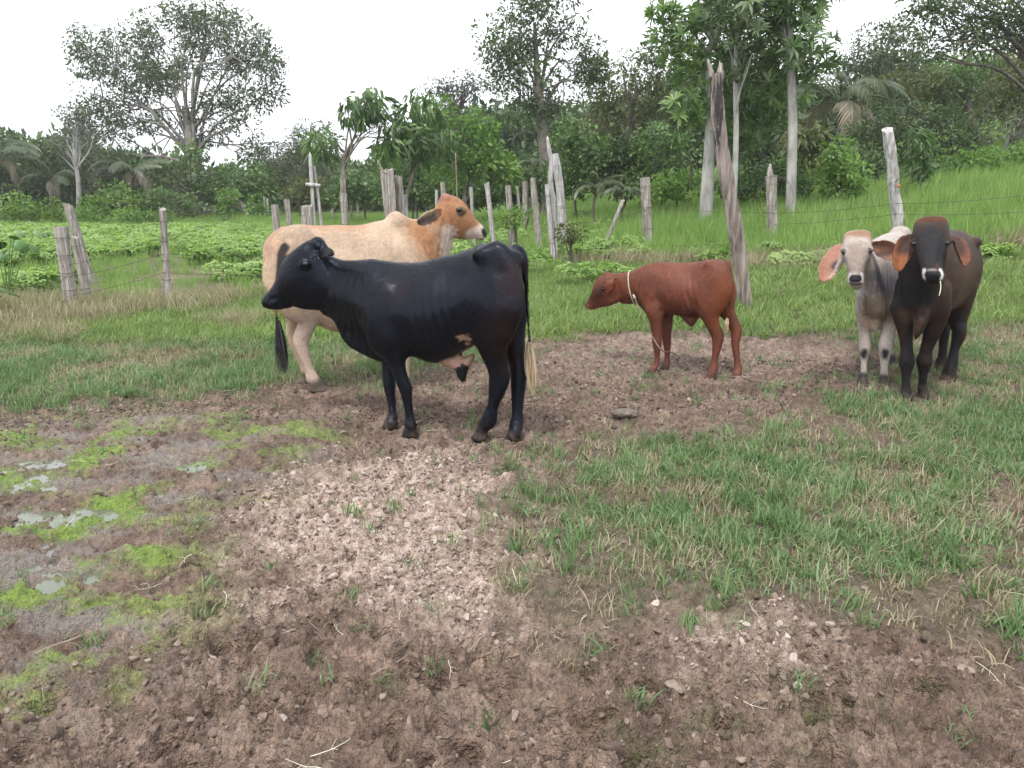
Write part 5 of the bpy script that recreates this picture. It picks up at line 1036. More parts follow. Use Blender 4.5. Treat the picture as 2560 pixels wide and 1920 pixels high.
# leaning charred pole with forked broken top
post('P', (1545, 165), (1608, 664), 28, 'tall leaning pole with charred forked top beside the brown calf', M_CHAR, mids=[(1590, 520), (1575, 430), (1560, 340), (1548, 240)], square=0, taper=.86, rough=.08, topst='ragged', name='leaning_pole', cat='pole', group='leaning pole')
pr = [q for q in bpy.data.objects if q.get('label', '').startswith('tall leaning pole with charred')][0]; BP = POSTS['P'][0]
for a_, b_, c_ in (((1552, 172), (1556, 140), .05), ((1538, 168), (1531, 135), .035)):
    A = atY(*P22(*a_), BP[1])-BP; Z = atY(*P22(*b_), BP[1])-BP; o = link('fork_stub', post_mesh([A, (A+Z)/2, Z], [c_, c_*.8, c_*.35], rp, m=9, rough=.2, top='ragged', name='fork_stub'), M_WOOD, smooth=False); o.parent = pr
# barbed wire
def wire(pts, label, barbs=True, sag=.03, rad=.0032, group='barbed wire strands'):
    mb = MB(); P = []
    for A, Z in zip(pts[:-1], pts[1:]):
        for q in np.linspace(0, 1, 9)[:-1]: P.append(A+(Z-A)*q-UP*sag*4*q*(1-q)+rp.normal(0, .004, 3))
    P.append(pts[-1]); P = np.array(P); mb.tube(P, rad, 4)
    if barbs:
        L_ = np.cumsum(np.r_[0, np.linalg.norm(np.diff(P, axis=0), axis=1)])
        for s in np.arange(.1, L_[-1], .14):
            c_ = np.array([np.interp(s, L_, P[:, i]) for i in range(3)]); v = unit(rp.normal(0, 1, 3))*.016; mb.tube([c_-v, c_+v], .0022, 3)
    tag(link('barbed_wire', mb.mesh('barbed_wire'), M_WIRE), label, 'wire', group)
def on(key, f, side=0): B_, T_, r_ = POSTS[key]; return B_+(T_-B_)*f+np.array([side*r_, -r_*1.15, 0])
def wp(x, y, Y): return atY(*P22(x, y), Y)
wire([on('R2', .46), on('R3', .42), wp(2230, 420, 12.0), wp(2500, 400, 12)], 'upper barbed wire between pointed post and whitish notched post'); wire([on('R2', .3), on('R3', .34), wp(2230, 456, 12.0), wp(2500, 452, 12)], 'second barbed wire between pointed post and whitish notched post')
wire([on('R1', .58), on('R2', .47)], 'barbed wire from stout square post to pointed post, upper strand'); wire([on('R1', .06), wp(1530, 528, 12.5), on('R2', .03)], 'low slack barbed wire beyond the brown calf'); wire([on('R2', .02), wp(1800, 548, 12.6), wp(1990, 560, 12.4), wp(2230, 527, 12.3), wp(2500, 525, 12)], 'lowest barbed wire running behind the facing calves')
wire([on('N10', .46), on('R1', .8)], 'wire strand from tall pale flat post to stout square post, upper'); wire([on('N10', .28), on('R1', .55)], 'wire strand from tall pale flat post to stout square post, lower')
wire([on('N4', .7), on('N7', .68), on('N9', .6), on('N10', .42)], 'wire strand across the pale middle posts, upper', sag=.02); wire([on('N4', .45), on('N7', .4), on('N9', .35), on('N10', .2)], 'wire strand across the pale middle posts, lower', sag=.02)
wire([on('N1', .5), on('N2', .6), on('N3', .6), on('N4', .8)], 'far wire strand over the snout of the cream cow', barbs=False)
wire([wp(-120, 655, 8.6), wp(0, 622, 9.2), on('L1', .4)], 'barbed wire running from the big leaf plant to the thick split post'); wire([wp(-120, 720, 8.6), wp(20, 690, 9.2), on('L1', .16)], 'low barbed wire ending at the thick split post')
wire([on('L1', .55), on('L4', .72), wp(500, 470, 12.2), on('M1', .55)], 'upper barbed wire passing the slim lone post'); wire([on('L1', .42), on('L4', .55), wp(480, 545, 12), on('M1', .3)], 'middle barbed wire passing the slim lone post'); wire([on('L1', .2), on('L4', .36), wp(480, 590, 11.5), wp(590, 590, 12.5)], 'lower barbed wire passing the slim lone post')
wire([on('M1', .8), on('M2', .8), on('M6', .75), on('M8', .65)], 'wire strand over the back of the cream cow', barbs=False)
def coil(cx, cy, rx, ry, Y, turns, label):
    mb = MB(); P = []; c_ = atY(*P22(cx, cy), Y); sx = rx*K/FPX*Y; sy = ry*K/FPX*Y
    for q in np.linspace(0, turns*2*np.pi, int(24*turns)): P.append(c_+np.array([sx*math.cos(q)*(1+.06*math.sin(q*.37)), -.02+.05*math.sin(q*.6), sy*math.sin(q+.25*math.sin(q*.5))]))
    mb.tube(P, .003, 4); tag(link('wire_coil', mb.mesh('wire_coil'), M_WIRE), label, 'wire coil')
coil(1672, 425, 38, 42, POSTS['R2'][0][1]-.05, 2.6, 'loose coil of old wire hung on the pointed post'); coil(1948, 425, 42, 38, 12.0, .55, 'loose bent wire end sticking out of the whitish notched post')
# guy wire from the crooked pole down to the left
mb = MB(); A = wp(1182, 337, 15.2); Z = wp(1000, 455, 18); mb.tube([A, (A+Z)/2-UP*.05, Z], .004, 4); tag(link('guy_wire', mb.mesh('guy_wire'), M_WIRE), 'slanting stay wire running down from the crooked bleached pole', 'wire')
# ------------------------------------------------------------------ trees, shrubs, palms
rv = np.random.default_rng(41)
M_FINE = leaf_mat('leaf_fine', (.036, .055, .027), (.07, .10, .046), (.13, .165, .085), .5, .3, .4, .25)
M_DARK = leaf_mat('leaf_dark', (.028, .050, .021), (.058, .094, .036), (.115, .16, .062), .5, .28, .4, .25)
M_MID = leaf_mat('leaf_mid', (.036, .07, .022), (.078, .14, .04), (.155, .235, .075), .42, .32, .45, .3)
M_BRIGHT = leaf_mat('leaf_bright', (.06, .12, .022), (.11, .20, .04), (.20, .30, .07), .45, .38, .4, .5)
M_ROS = leaf_mat('leaf_rosette', (.05, .095, .026), (.10, .175, .048), (.19, .28, .09), .42, .35, .45, .4)
M_OLIVE = leaf_mat('leaf_olive', (.045, .055, .020), (.085, .10, .035), (.15, .165, .06), .55, .3, .35, .3)
M_GREY = leaf_mat('leaf_grey', (.040, .052, .032), (.075, .092, .055), (.13, .15, .09), .55, .28, .35, .25)
M_BIG = leaf_mat('leaf_big', (.07, .15, .04), (.13, .26, .075), (.22, .36, .14), .45, .3, .45, .8)
M_FROND = leaf_mat('leaf_frond', (.022, .040, .016), (.05, .078, .030), (.12, .14, .07), .42, .25, .5, .4); M_DEADF = leaf_mat('leaf_dead_frond', (.10, .085, .06), (.2, .175, .13), (.34, .30, .23), .7, .2, .2, .6)
def bark_mat(name, c1, c2, sc=8):
    t = NT(name); o = t.obj(); n = t.noise(sc, 5, .6, t.map(o, (1, 1, .35))); n2 = t.noise(1.6, 3, .5, o)
    c = t.ramp(n, [(.35, c1), (.65, c2)]); t.P(Base_Color=t.mix(t.ramp(n2, [(.45, 0.0), (.65, .5)]), c, t.mix(1, c, (.55, .6, .5), 'MULTIPLY')), Roughness=.9); t.bump(n, .6, .05); return t.m
M_BARK = bark_mat('bark_grey', (.09, .075, .062), (.24, .21, .18)); M_BARKP = bark_mat('bark_pale', (.20, .19, .175), (.40, .39, .365), 5); M_BARKL = bark_mat('bark_ash', (.15, .135, .12), (.34, .31, .28)); M_BARKD = bark_mat('bark_dark', (.045, .036, .028), (.11, .09, .072))
def clumps(n, mat, fn, *a, **kw):
    out = []
    for _ in range(n):
        m_ = fn(rv, *a, **kw); m_.materials.append(mat); out.append(m_)
    return out
LC = {}
def lc(kind, mat):
    key = kind+'_'+mat.name
    if key not in LC:
        if kind == 'fine': L_ = clumps(4, mat, leaf_clump, 70, .20, .075, .5, droop=.35, flat=.7)
        elif kind == 'broad': L_ = clumps(4, mat, leaf_clump, 44, .30, .13, .5, droop=.4, flat=.8)
        elif kind == 'droop': L_ = clumps(4, mat, leaf_clump, 42, .36, .13, .5, droop=1.6, flat=.8, up=-.2)
        elif kind == 'whorl': L_ = clumps(4, mat, whorl_clump, 6, 12, .40, .070, .6)
        elif kind == 'shrub': L_ = clumps(4, mat, leaf_clump, 60, .24, .12, .5, droop=.4, flat=.8)
        LC[key] = source(L_, key)
    return LC[key]
def blob_pts(blobs, Y, cr, dens, r, ypow=1.0, gap=.35):
    """clump centres in the blobs' volumes, denser to the outside, with holes"""
    out = []
    for bl in blobs:
        cx, cy, rx, ry = bl[:4]; dY = bl[4] if len(bl) > 4 else 0
        c_ = atY(*P22(cx, cy), Y+dY); ax = rx*K/FPX*(Y+dY); az = ry*K/FPX*(Y+dY); ay = .5*(ax+az)*ypow; n = int(1.45*dens*(ax*ay+ay*az+ax*az)/(cr*cr))+3
        d_ = r.normal(0, 1, (n*2, 3)); d_ /= np.linalg.norm(d_, axis=1)[:, None]; rad = (r.random(n*2)*.75+.25)**.5; p = c_+d_*rad[:, None]*np.array([ax, ay, az])
        h = vn3(p, .55/cr, int(abs(cx)) % 97)+.25*(rad-.7); p = p[h > gap][:n]; out.append(p)
    return np.concatenate(out)
def limbs(mb, root_path, rads, pts, r, nmain, sub, wig=.12, targets=None, lr=.5):
    """trunk, main limbs reaching into the crown, and twigs to the leaf clumps"""
    RP = catmull(root_path, 6); rr = np.interp(np.linspace(0, 1, len(RP)), np.linspace(0, 1, len(rads)), rads); mb.tube(RP, rr, 9)
    idx = r.choice(len(pts), min(nmain, len(pts)), replace=False); ends = []
    T = [pts[i] for i in idx]
    if targets is not None: T = list(targets)+T
    for tg in T:
        f = r.uniform(.45, 1.0); s = RP[int(f*(len(RP)-1))]; r0 = rr[int(f*(len(RP)-1))]*lr*r.uniform(.6, 1.1); v = tg-s; L_ = np.linalg.norm(v)
        mid = s+v*.4+np.array([0, 0, .12*L_])+r.normal(0, wig*L_*.5, 3); m2 = s+v*.72+np.array([0, 0, .06*L_])+r.normal(0, wig*L_*.5, 3); P = catmull([s, mid, m2, tg], 4); mb.tube(P, np.linspace(r0, r0*.18, len(P)), 6, cap=False); ends.append((P, r0))
    if sub:
        for i in r.choice(len(pts), min(sub, len(pts)), replace=False):
            p = pts[i]; P, r0 = min((ends[q] for q in r.choice(len(ends), min(6, len(ends)), replace=False)), key=lambda e: np.linalg.norm(e[0][-4]-p)); k_ = r.integers(len(P)//3, len(P)-1); s = P[k_]; v = p-s; L_ = np.linalg.norm(v)
            Q = catmull([s, s+v*.5+np.array([0, 0, .1*L_])+r.normal(0, wig*L_*.5, 3), p], 3); mb.tube(Q, np.linspace(r0*.4, r0*.08+.004, len(Q)), 5, cap=False)
def tree(name, label, base, Y, blobs, kind, mat, cr, dens, trunk=None, rad=.2, bark=None, nmain=10, sub=30, cat='tree', group='trees of the wood behind the fence', ypow=1.0, gap=.35, extra=None, targets=None, trunk_name='trunk', crown='crown', lr=.5):
    B = atY(*P22(*base), Y); B[2] = float(terrain(B[0], B[1])); root = empty(name, B); pts = blob_pts(blobs, Y, cr, dens, rv, ypow, gap)
    pts = pts[pts[:, 2] > terrain(pts[:, 0], pts[:, 1])+cr*.3]; mb = MB()
    if trunk: path = [B-UP*.1]+[atY(*P22(*q), Y) for q in trunk]
    else: c_ = pts.mean(0); path = [B-UP*.1, B*.5+c_*.5+rv.normal(0, .1, 3), c_]
    rads = [rad*1.15, rad*.85, rad*.5] if not isinstance(rad, (list, tuple)) else rad
    tg = None if targets is None else [atY(*P22(*q), Y) for q in targets]
    limbs(mb, path, rads, pts, rv, nmain, sub, targets=tg, lr=lr)
    me = mb.mesh(trunk_name); me.transform(Matrix.Translation(-Vector(B))); o = link(trunk_name, me, bark or M_BARK); o.parent = root
    s = cr*rv.uniform(.75, 1.35, len(pts))/.5; cw = scatter(crown, pts, lc(kind, mat), s, parent=root, tilt=.5, r=rv); cw['kind'] = 'stuff'; tag(root, label, cat, group); return root
# big spreading tree on the left
tree('spreading_tree', 'huge airy spreading tree with pale branches behind the left field', (440, 455), 46,
     [(250, 115, 90, 65), (370, 70, 105, 45), (490, 75, 85, 50), (565, 140, 45, 75), (205, 170, 50, 55), (330, 170, 80, 50), (450, 170, 90, 50), (195, 250, 55, 38), (300, 255, 70, 35), (430, 270, 60, 30), (530, 240, 45, 40), (430, 30, 70, 22), (210, 300, 70, 30), (560, 330, 30, 22), (595, 160, 18, 60), (180, 120, 25, 40)],
     'fine', M_FINE, .58, .62, trunk=[(432, 410), (418, 350), (410, 290), (400, 230)], rad=[.75, .55, .45, .32, .18], bark=M_BARKL, nmain=14, sub=150, gap=.42, lr=.27, targets=[(250, 110), (330, 60), (420, 30), (500, 60), (570, 130), (590, 190), (200, 200), (180, 270), (300, 190), (480, 150), (360, 120), (540, 260), (320, 390), (270, 330), (560, 360)])
tree('undergrowth_tree', 'low leafy tree under the huge spreading tree', (430, 460), 44, [(370, 395, 60, 40), (440, 400, 60, 40), (500, 400, 50, 35), (300, 420, 40, 30), (410, 345, 50, 25)], 'broad', M_MID, .45, .5, rad=.2, group='trees at the left edge of the wood')
for i, (base, blobs, mat, lab) in enumerate([((30, 470), [(20, 340, 60, 50), (70, 350, 60, 45), (30, 400, 80, 50), (-40, 380, 60, 60)], M_DARK, 'dark rounded tree at the far left of the wood'), ((120, 470), [(110, 390, 60, 45), (150, 420, 60, 40), (90, 330, 30, 25)], M_DARK, 'dark bushy tree between drooping palms on the left'),
    ((200, 470), [(205, 350, 60, 45), (230, 400, 60, 45), (180, 300, 35, 30)], M_GREY, 'greyish tree standing left of the huge spreading tree'), ((255, 475), [(250, 430, 50, 35), (215, 440, 40, 30)], M_BRIGHT, 'bright green leafy bush below the greyish left tree'),
    ((560, 470), [(520, 400, 60, 40), (580, 400, 60, 35), (560, 430, 50, 30)], M_MID, 'round green bushy tree right of the huge spreading tree'), ((610, 470), [(600, 340, 55, 32), (650, 300, 45, 32), (640, 370, 55, 45), (690, 360, 40, 40), (700, 290, 30, 25)], M_GREY, 'grey green feathery tree behind the crosspiece stake'),
    ((545, 478), [(505, 440, 30, 22), (560, 450, 35, 18)], M_BRIGHT, 'small bright bush at the foot of the huge spreading tree'), ((380, 480), [(345, 440, 40, 25), (400, 445, 40, 22)], M_MID, 'low dark bush under the huge spreading tree')]):
    tree('edge_tree' if i not in (3, 6, 7) else 'bush', lab, base, [43, 42, 42, 38, 40, 41, 37, 39][i], blobs, 'broad' if i not in (2, 5) else 'fine', mat, .42 if i not in (3, 6, 7) else .32, .55, rad=.16, nmain=7, sub=20, group='trees at the left edge of the wood', cat='tree' if i not in (3, 6, 7) else 'bush', gap=.36)
tree('bare_branched_tree', 'small tree with bare whitish branches left of the spreading tree', (168, 465), 39, [(150, 255, 40, 25), (185, 270, 25, 25), (130, 300, 25, 20)], 'fine', M_GREY, .35, .35, trunk=[(170, 400), (163, 350), (158, 310)], rad=[.13, .11, .09, .05], bark=M_BARKP, nmain=14, sub=24, gap=.45, targets=[(120, 330), (135, 290), (200, 290), (185, 260), (100, 300), (150, 250), (175, 300)], group='trees at the left edge of the wood')
# middle trees
tree('broadleaf_tree', 'young tree with large drooping leaves against the sky', (742, 455), 25, [(730, 250, 28, 38), (790, 225, 40, 30), (715, 305, 42, 28), (760, 270, 35, 25), (850, 265, 40, 28), (880, 300, 38, 22), (835, 320, 38, 25), (795, 215, 18, 25), (740, 340, 40, 25)], 'droop', M_MID, .36, .40, trunk=[(742, 400), (745, 340), (770, 290)], rad=[.09, .08, .06, .03], bark=M_BARK, nmain=12, sub=40, gap=.44, group='trees behind the middle fence')
tree('second_broadleaf_tree', 'thin tree with hanging leaves right of the young drooping tree', (845, 460), 26, [(905, 235, 25, 25), (900, 290, 40, 30), (870, 330, 45, 25), (935, 300, 35, 35)], 'droop', M_MID, .36, .36, rad=.07, nmain=8, sub=20, gap=.42, group='trees behind the middle fence')
tree('flat_topped_tree', 'distant grey flat topped tree above the middle shrubs', (985, 440), 48, [(945, 200, 45, 18), (1000, 182, 45, 16), (1050, 195, 40, 18), (975, 225, 50, 15), (1010, 250, 30, 20)], 'fine', M_GREY, .5, .5, trunk=[(985, 330), (985, 270), (990, 230)], rad=[.3, .28, .22, .15], bark=M_BARKD, nmain=12, sub=30, gap=.38, group='trees behind the middle fence')
tree('yellow_green_tree', 'yellow green leafy tree behind the snout of the cream cow', (1000, 460), 27, [(945, 205, 22, 28), (950, 255, 30, 28), (1015, 285, 45, 38), (960, 330, 45, 35), (1040, 330, 45, 40), (1005, 370, 50, 35), (1075, 370, 40, 35)], 'broad', M_BRIGHT, .36, .58, rad=.1, nmain=10, sub=24, gap=.36, group='trees behind the middle fence')
tree('tall_dark_tree', 'tall open crowned dark tree in front of the wood', (1180, 440), 29, [(1085, 85, 60, 45), (1160, 40, 75, 45), (1235, 85, 55, 50), (1140, 140, 75, 40), (1235, 160, 60, 40), (1160, 200, 65, 30), (1060, 150, 40, 35), (1220, 225, 55, 25), (1130, 245, 50, 20), (1290, 130, 25, 40), (1190, -20, 70, 35)], 'fine', M_DARK, .46, .60, trunk=[(1178, 340), (1168, 250), (1160, 150), (1155, 50)], rad=[.24, .22, .18, .12, .06], bark=M_BARK, nmain=16, sub=80, gap=.42, lr=.33, targets=[(1080, 80), (1120, 30), (1230, 60), (1260, 120), (1060, 150), (1280, 180), (1200, 0)], group='trees behind the middle fence')
tree('brownish_tree', 'brownish olive tree right of the tall dark tree', (1330, 430), 33, [(1330, 190, 55, 35), (1390, 140, 50, 28), (1300, 245, 55, 40), (1380, 225, 55, 45), (1420, 175, 40, 40), (1340, 280, 60, 35), (1440, 260, 40, 50)], 'fine', M_OLIVE, .5, .62, rad=.22, nmain=12, sub=40, gap=.36)
tree('dark_filler_tree', 'dark dense tree behind the pale trunked tree', (1480, 420), 31, [(1480, 180, 50, 60), (1460, 270, 55, 50), (1500, 320, 55, 40), (1540, 240, 50, 50), (1430, 110, 30, 30)], 'broad', M_DARK, .48, .6, rad=.2, nmain=9, sub=20)
# pale trunked tree with star-shaped leaf rosettes
tree('rosette_tree', 'pale trunked tree with star shaped leaf rosettes behind the leaning pole', (1527, 428), 19, [(1490, 55, 45, 45), (1560, 25, 70, 45), (1640, 70, 70, 60), (1540, 120, 60, 50), (1640, 165, 60, 55), (1580, 200, 55, 45), (1650, 240, 45, 35), (1600, 290, 40, 28), (1430, 20, 22, 16), (1490, 140, 40, 45), (1690, 120, 35, 40), (1505, 215, 40, 40), (1455, 85, 35, 28), (1560, 260, 40, 30)], 'whorl', M_ROS, .31, .52, trunk=[(1532, 330), (1535, 230), (1530, 120), (1560, 40)], rad=[.17, .13, .10, .085, .05], bark=M_BARKP, nmain=9, sub=30, gap=.40, lr=.4, targets=[(1560, 60), (1620, 60), (1500, 60), (1430, 20), (1640, 160)])
tree('slender_trunk_tree', 'slender white trunked tree just right of the leaning pole', (1590, 400), 17.6, [(1590, 60, 40, 40), (1620, 120, 30, 40), (1570, 10, 50, 30)], 'whorl', M_DARK, .36, .5, trunk=[(1590, 300), (1589, 180), (1590, 60)], rad=[.065, .06, .055, .03], bark=M_BARKP, nmain=6, sub=12)
tree('white_trunk_tree', 'tall white trunked tree with leafy top left of the palm', (1714, 400), 17.8, [(1720, 50, 55, 40), (1760, 120, 30, 50), (1690, 10, 50, 30), (1740, -20, 60, 30)], 'whorl', M_MID, .36, .55, trunk=[(1712, 290), (1710, 180), (1706, 80), (1702, -30)], rad=[.115, .10, .09, .08, .05], bark=M_BARKP, nmain=6, sub=18, lr=.35)
tree('climber_tree', 'leafy tree wrapped in climbers between the white trunks', (1650, 420), 25, [(1650, 300, 50, 45), (1700, 330, 45, 40), (1620, 350, 50, 40), (1660, 240, 40, 40)], 'broad', M_DARK, .4, .6, rad=.12, nmain=8, sub=20)
tree('dark_ridge_tree', 'dark green tree on the skyline right of the white trunks', (1900, 400), 36, [(1860, 120, 50, 40), (1930, 95, 55, 35), (1985, 110, 45, 45), (1830, 170, 40, 40), (1900, 165, 50, 35), (1960, 170, 40, 30)], 'fine', M_DARK, .5, .66, rad=.25, nmain=12, sub=30, gap=.35)
tree('umbrella_tree', 'dark umbrella shaped tree reaching in at the top right', (2290, 420), 23, [(2030, 30, 55, 24), (2110, 5, 70, 28), (2185, 30, 60, 26), (2070, 75, 45, 14), (2150, 80, 60, 18), (2250, 20, 70, 40), (2000, 5, 30, 20), (2280, 90, 50, 30), (2010, 110, 25, 14)], 'fine', M_DARK, .38, .8, trunk=[(2275, 280), (2255, 170), (2220, 90)], rad=[.28, .24, .18, .12], bark=M_BARKD, nmain=12, sub=40, gap=.36, lr=.35, targets=[(2040, 30), (2100, 10), (2010, 110), (2080, 75)])
tree('yellow_bush_tree', 'yellow green bushy tree above the dark mound of leaves', (1960, 410), 30, [(1935, 195, 50, 35), (1990, 185, 50, 35), (1950, 235, 60, 30)], 'fine', M_OLIVE, .42, .7, rad=.15, nmain=8, sub=20)
tree('right_hill_tree', 'mid green rounded tree on the right hillside', (2100, 400), 30, [(2060, 170, 55, 45), (2120, 150, 55, 50), (2090, 220, 60, 40), (2030, 220, 40, 35)], 'fine', M_MID, .45, .66, rad=.18, nmain=8, sub=20)
tree('right_edge_tree', 'olive green tree at the right edge of the hillside', (2190, 400), 27, [(2180, 150, 50, 50), (2210, 210, 50, 50), (2160, 240, 45, 40), (2260, 180, 60, 70)], 'fine', M_OLIVE, .42, .66, rad=.18, nmain=8, sub=20)
tree('dark_mound_bush', 'large dark green mound shaped bush behind the whitish notched post', (1980, 400), 24, [(1900, 275, 50, 38), (1965, 265, 60, 42), (2040, 280, 50, 42), (1930, 320, 70, 32), (2030, 325, 60, 30), (2090, 300, 40, 40), (1860, 305, 35, 30)], 'fine', M_DARK, .36, .75, rad=.1, nmain=8, sub=16, cat='bush', gap=.3)
tree('thorn_bush', 'leafless thorny bush with grey twigs at the right edge', (2180, 395), 22, [(2170, 300, 50, 30), (2200, 270, 40, 25)], 'fine', M_GREY, .25, .12, rad=.06, bark=M_BARKP, nmain=24, sub=60, cat='bush', group='shrubs along the field edge')
SH = [((1818, 425), 18.5, [(1815, 340, 32, 32), (1835, 375, 40, 35), (1795, 375, 30, 30), (1820, 405, 40, 20)], 'shrub', M_BRIGHT, .22, 'bright green shrub alone in the field left of the notched post'), ((1700, 420), 20, [(1690, 370, 40, 25), (1720, 395, 40, 22), (1660, 395, 35, 20)], 'shrub', M_MID, .24, 'low green shrub behind the pointed post'),
      ((1600, 430), 20, [(1580, 395, 30, 25), (1610, 410, 35, 20)], 'shrub', M_MID, .22, 'small leafy shrub at the foot of the pale trunk'), ((1735, 380), 22, [(1730, 310, 35, 40), (1760, 330, 30, 35)], 'droop', M_OLIVE, .3, 'brownish big leaved shrub under the palm'),
      ((1990, 395), 19, [(1985, 290, 12, 18), (1988, 330, 18, 22), (1985, 360, 16, 16)], 'droop', M_MID, .2, 'slim sapling with large leaves before the dark mound'), ((2110, 390), 21, [(2080, 355, 50, 20), (2150, 350, 60, 22), (2210, 350, 50, 25)], 'shrub', M_BRIGHT, .26, 'low light green thicket at the top of the right field'),
      ((2020, 400), 21, [(1990, 375, 45, 16), (2040, 365, 40, 18)], 'shrub', M_MID, .24, 'low thicket below the dark mound bush'), ((1900, 400), 22, [(1880, 350, 35, 25), (1910, 375, 45, 18)], 'shrub', M_DARK, .26, 'dark thicket left of the notched post'),
      ((1250, 440), 24, [(1240, 300, 40, 35), (1270, 340, 45, 40), (1230, 370, 40, 35), (1260, 400, 50, 28)], 'shrub', M_MID, .32, 'green thicket right of the crooked bleached pole'), ((1340, 440), 24, [(1330, 340, 45, 40), (1370, 370, 50, 40), (1320, 400, 50, 28)], 'shrub', M_DARK, .32, 'dark thicket behind the leaning stick'),
      ((1430, 435), 23, [(1420, 320, 50, 45), (1450, 360, 50, 40), (1400, 390, 50, 30)], 'shrub', M_MID, .32, 'bluish green thicket left of the pale trunk'), ((1470, 430), 21.5, [(1470, 400, 45, 22), (1440, 410, 40, 18)], 'shrub', M_BRIGHT, .26, 'bright low weeds in front of the thicket by the pale trunk'),
      ((1110, 445), 29, [(1100, 390, 40, 35), (1130, 370, 40, 40), (1070, 410, 45, 28), (1140, 410, 40, 25)], 'shrub', M_MID, .32, 'leafy shrub behind the pale middle posts'), ((1030, 450), 30, [(1000, 410, 50, 28), (1040, 415, 45, 25), (960, 400, 40, 35)], 'shrub', M_MID, .34, 'low green shrub behind the head of the cream cow'),
      ((890, 450), 31, [(880, 370, 45, 35), (920, 390, 45, 35), (850, 400, 45, 30), (900, 410, 60, 25)], 'shrub', M_MID, .34, 'green shrub behind the massive split post'), ((790, 450), 33, [(780, 400, 45, 28), (820, 410, 45, 25), (740, 410, 40, 25)], 'shrub', M_MID, .34, 'shrub under the young drooping tree'),
      ((690, 455), 34, [(680, 410, 40, 25), (650, 420, 40, 22), (710, 425, 40, 18)], 'shrub', M_OLIVE, .34, 'olive shrub behind the crosspiece stake'), ((60, 480), 36, [(40, 455, 60, 22), (110, 460, 50, 20)], 'shrub', M_BRIGHT, .34, 'yellowish green bush along the far left field edge'), ((230, 485), 35, [(190, 470, 50, 15), (260, 475, 60, 14), (330, 475, 50, 14)], 'shrub', M_BRIGHT, .3, 'low yellowish thicket under the left trees'),
      ((1115, 485), 18, [(1118, 462, 18, 16), (1100, 470, 14, 10)], 'shrub', M_BRIGHT, .18, 'leafy weed clump between the pale middle posts'), ((1240, 510), 14.5, [(1235, 505, 20, 10)], 'shrub', M_OLIVE, .16, 'small scrub at the foot of the crooked pole')]
for base, Y, bl, kd, mt, cr, lab in SH: tree('shrub', lab, base, Y, bl, kd, mt, cr, .75, rad=.035, bark=M_BARKD, nmain=7, sub=14, cat='shrub', group='shrubs along the field edge', gap=.30, trunk_name='stem', crown='foliage')
# palms: every frond its own part
def frond_mesh(r, L_=2.6, droop=1.5, n=34, ll=.55, dead=False):
    mb = MB(); P = [np.zeros(3)]; el = r.uniform(.5, .9); lv = []
    for i in range(12): a = el-droop*((i+1)/12)**1.25; P.append(P[-1]+np.array([math.cos(a), 0, math.sin(a)])*L_/12)
    P = catmull(P, 3); mb.tube(P, np.linspace(.03, .006, len(P)), 4, cap=False); lv += [.7]*(len(P)*4)
    for i in range(n):
        f = .12+.86*i/n; p = np.array([np.interp(f*(len(P)-1), np.arange(len(P)), P[:, q]) for q in range(3)]); t_ = unit(P[min(len(P)-1, int(f*(len(P)-1))+1)]-P[max(0, int(f*(len(P)-1))-1)])
        for sd in (-1, 1):
            o = unit(np.array([0, sd*.85, 0])+t_*.75+np.array([0, 0, -.25])); lf = ll*math.sin(math.pi*min(1, .25+.75*f))**.6*r.uniform(.8, 1.1); w_ = unit(np.cross(o, [0, 0, 1]))*.022
            hang = np.array([0, 0, -lf*(.35+.4*r.random())]); V = [p-w_*.5, p+w_*.5, p+o*lf*.55+w_+hang*.25, p+o*lf*.55-w_+hang*.25, p+o*lf*.9+hang]
            mb.add(V, [[0, 1, 2, 3]], [[3, 2, 4]]); lv += [r.random()]*5
    m_ = mb.mesh('frond'); set_leafv(m_, lv); m_.materials.append(M_DEADF if dead else M_FROND); return m_
FR = [frond_mesh(rv, 2.6, d_) for d_ in (1.2, 1.7, 2.1, 2.4)]; FD = [frond_mesh(rv, 2.2, 2.6, dead=True), frond_mesh(rv, 2.2, 2.9, dead=True)]
def palm(label, base, Y, top, n, sc, nd=2, group='palms in the wood', spread=1.0):
    B = atY(*P22(*base), Y); B[2] = float(terrain(B[0], B[1])); T_ = atY(*P22(*top), Y); root = empty('palm_tree', B); mb = MB(); mb.tube(catmull([B-UP*.1, (B+T_)/2+rv.normal(0, .08, 3), T_], 5), np.linspace(.17, .12, 11)*min(1, sc*.75), 9); me = mb.mesh('trunk'); me.transform(Matrix.Translation(-Vector(B))); o = link('trunk', me, M_BARKD); o.parent = root
    for i in range(n+nd):
        m_ = FR[rv.integers(0, len(FR))] if i < n else FD[rv.integers(0, 2)]; o = bpy.data.objects.new('frond' if i < n else 'dead_frond', m_); COL.objects.link(o); o.parent = root; o.location = Vector(T_-B); o.rotation_euler = (rv.normal(0, .15), rv.uniform(-.5, .25)*spread if i < n else .35, i*2.399+rv.normal(0, .2)); s = sc*rv.uniform(.8, 1.15); o.scale = (s, s, s)
    tag(root, label, 'palm tree', group)
palm('drooping palm with a dead brown frond on the right hillside', (1800, 400), 27, (1815, 225), 13, 1.15, 3); palm('palm with long hanging fronds under the huge spreading tree', (285, 465), 41, (285, 375), 13, .95, 3, spread=1.6); palm('palm half hidden at the left edge of the wood', (5, 465), 38, (-5, 345), 11, .95, 3); palm('drooping palm between dark bushes on the left', (105, 465), 40, (112, 390), 10, .85, 1)
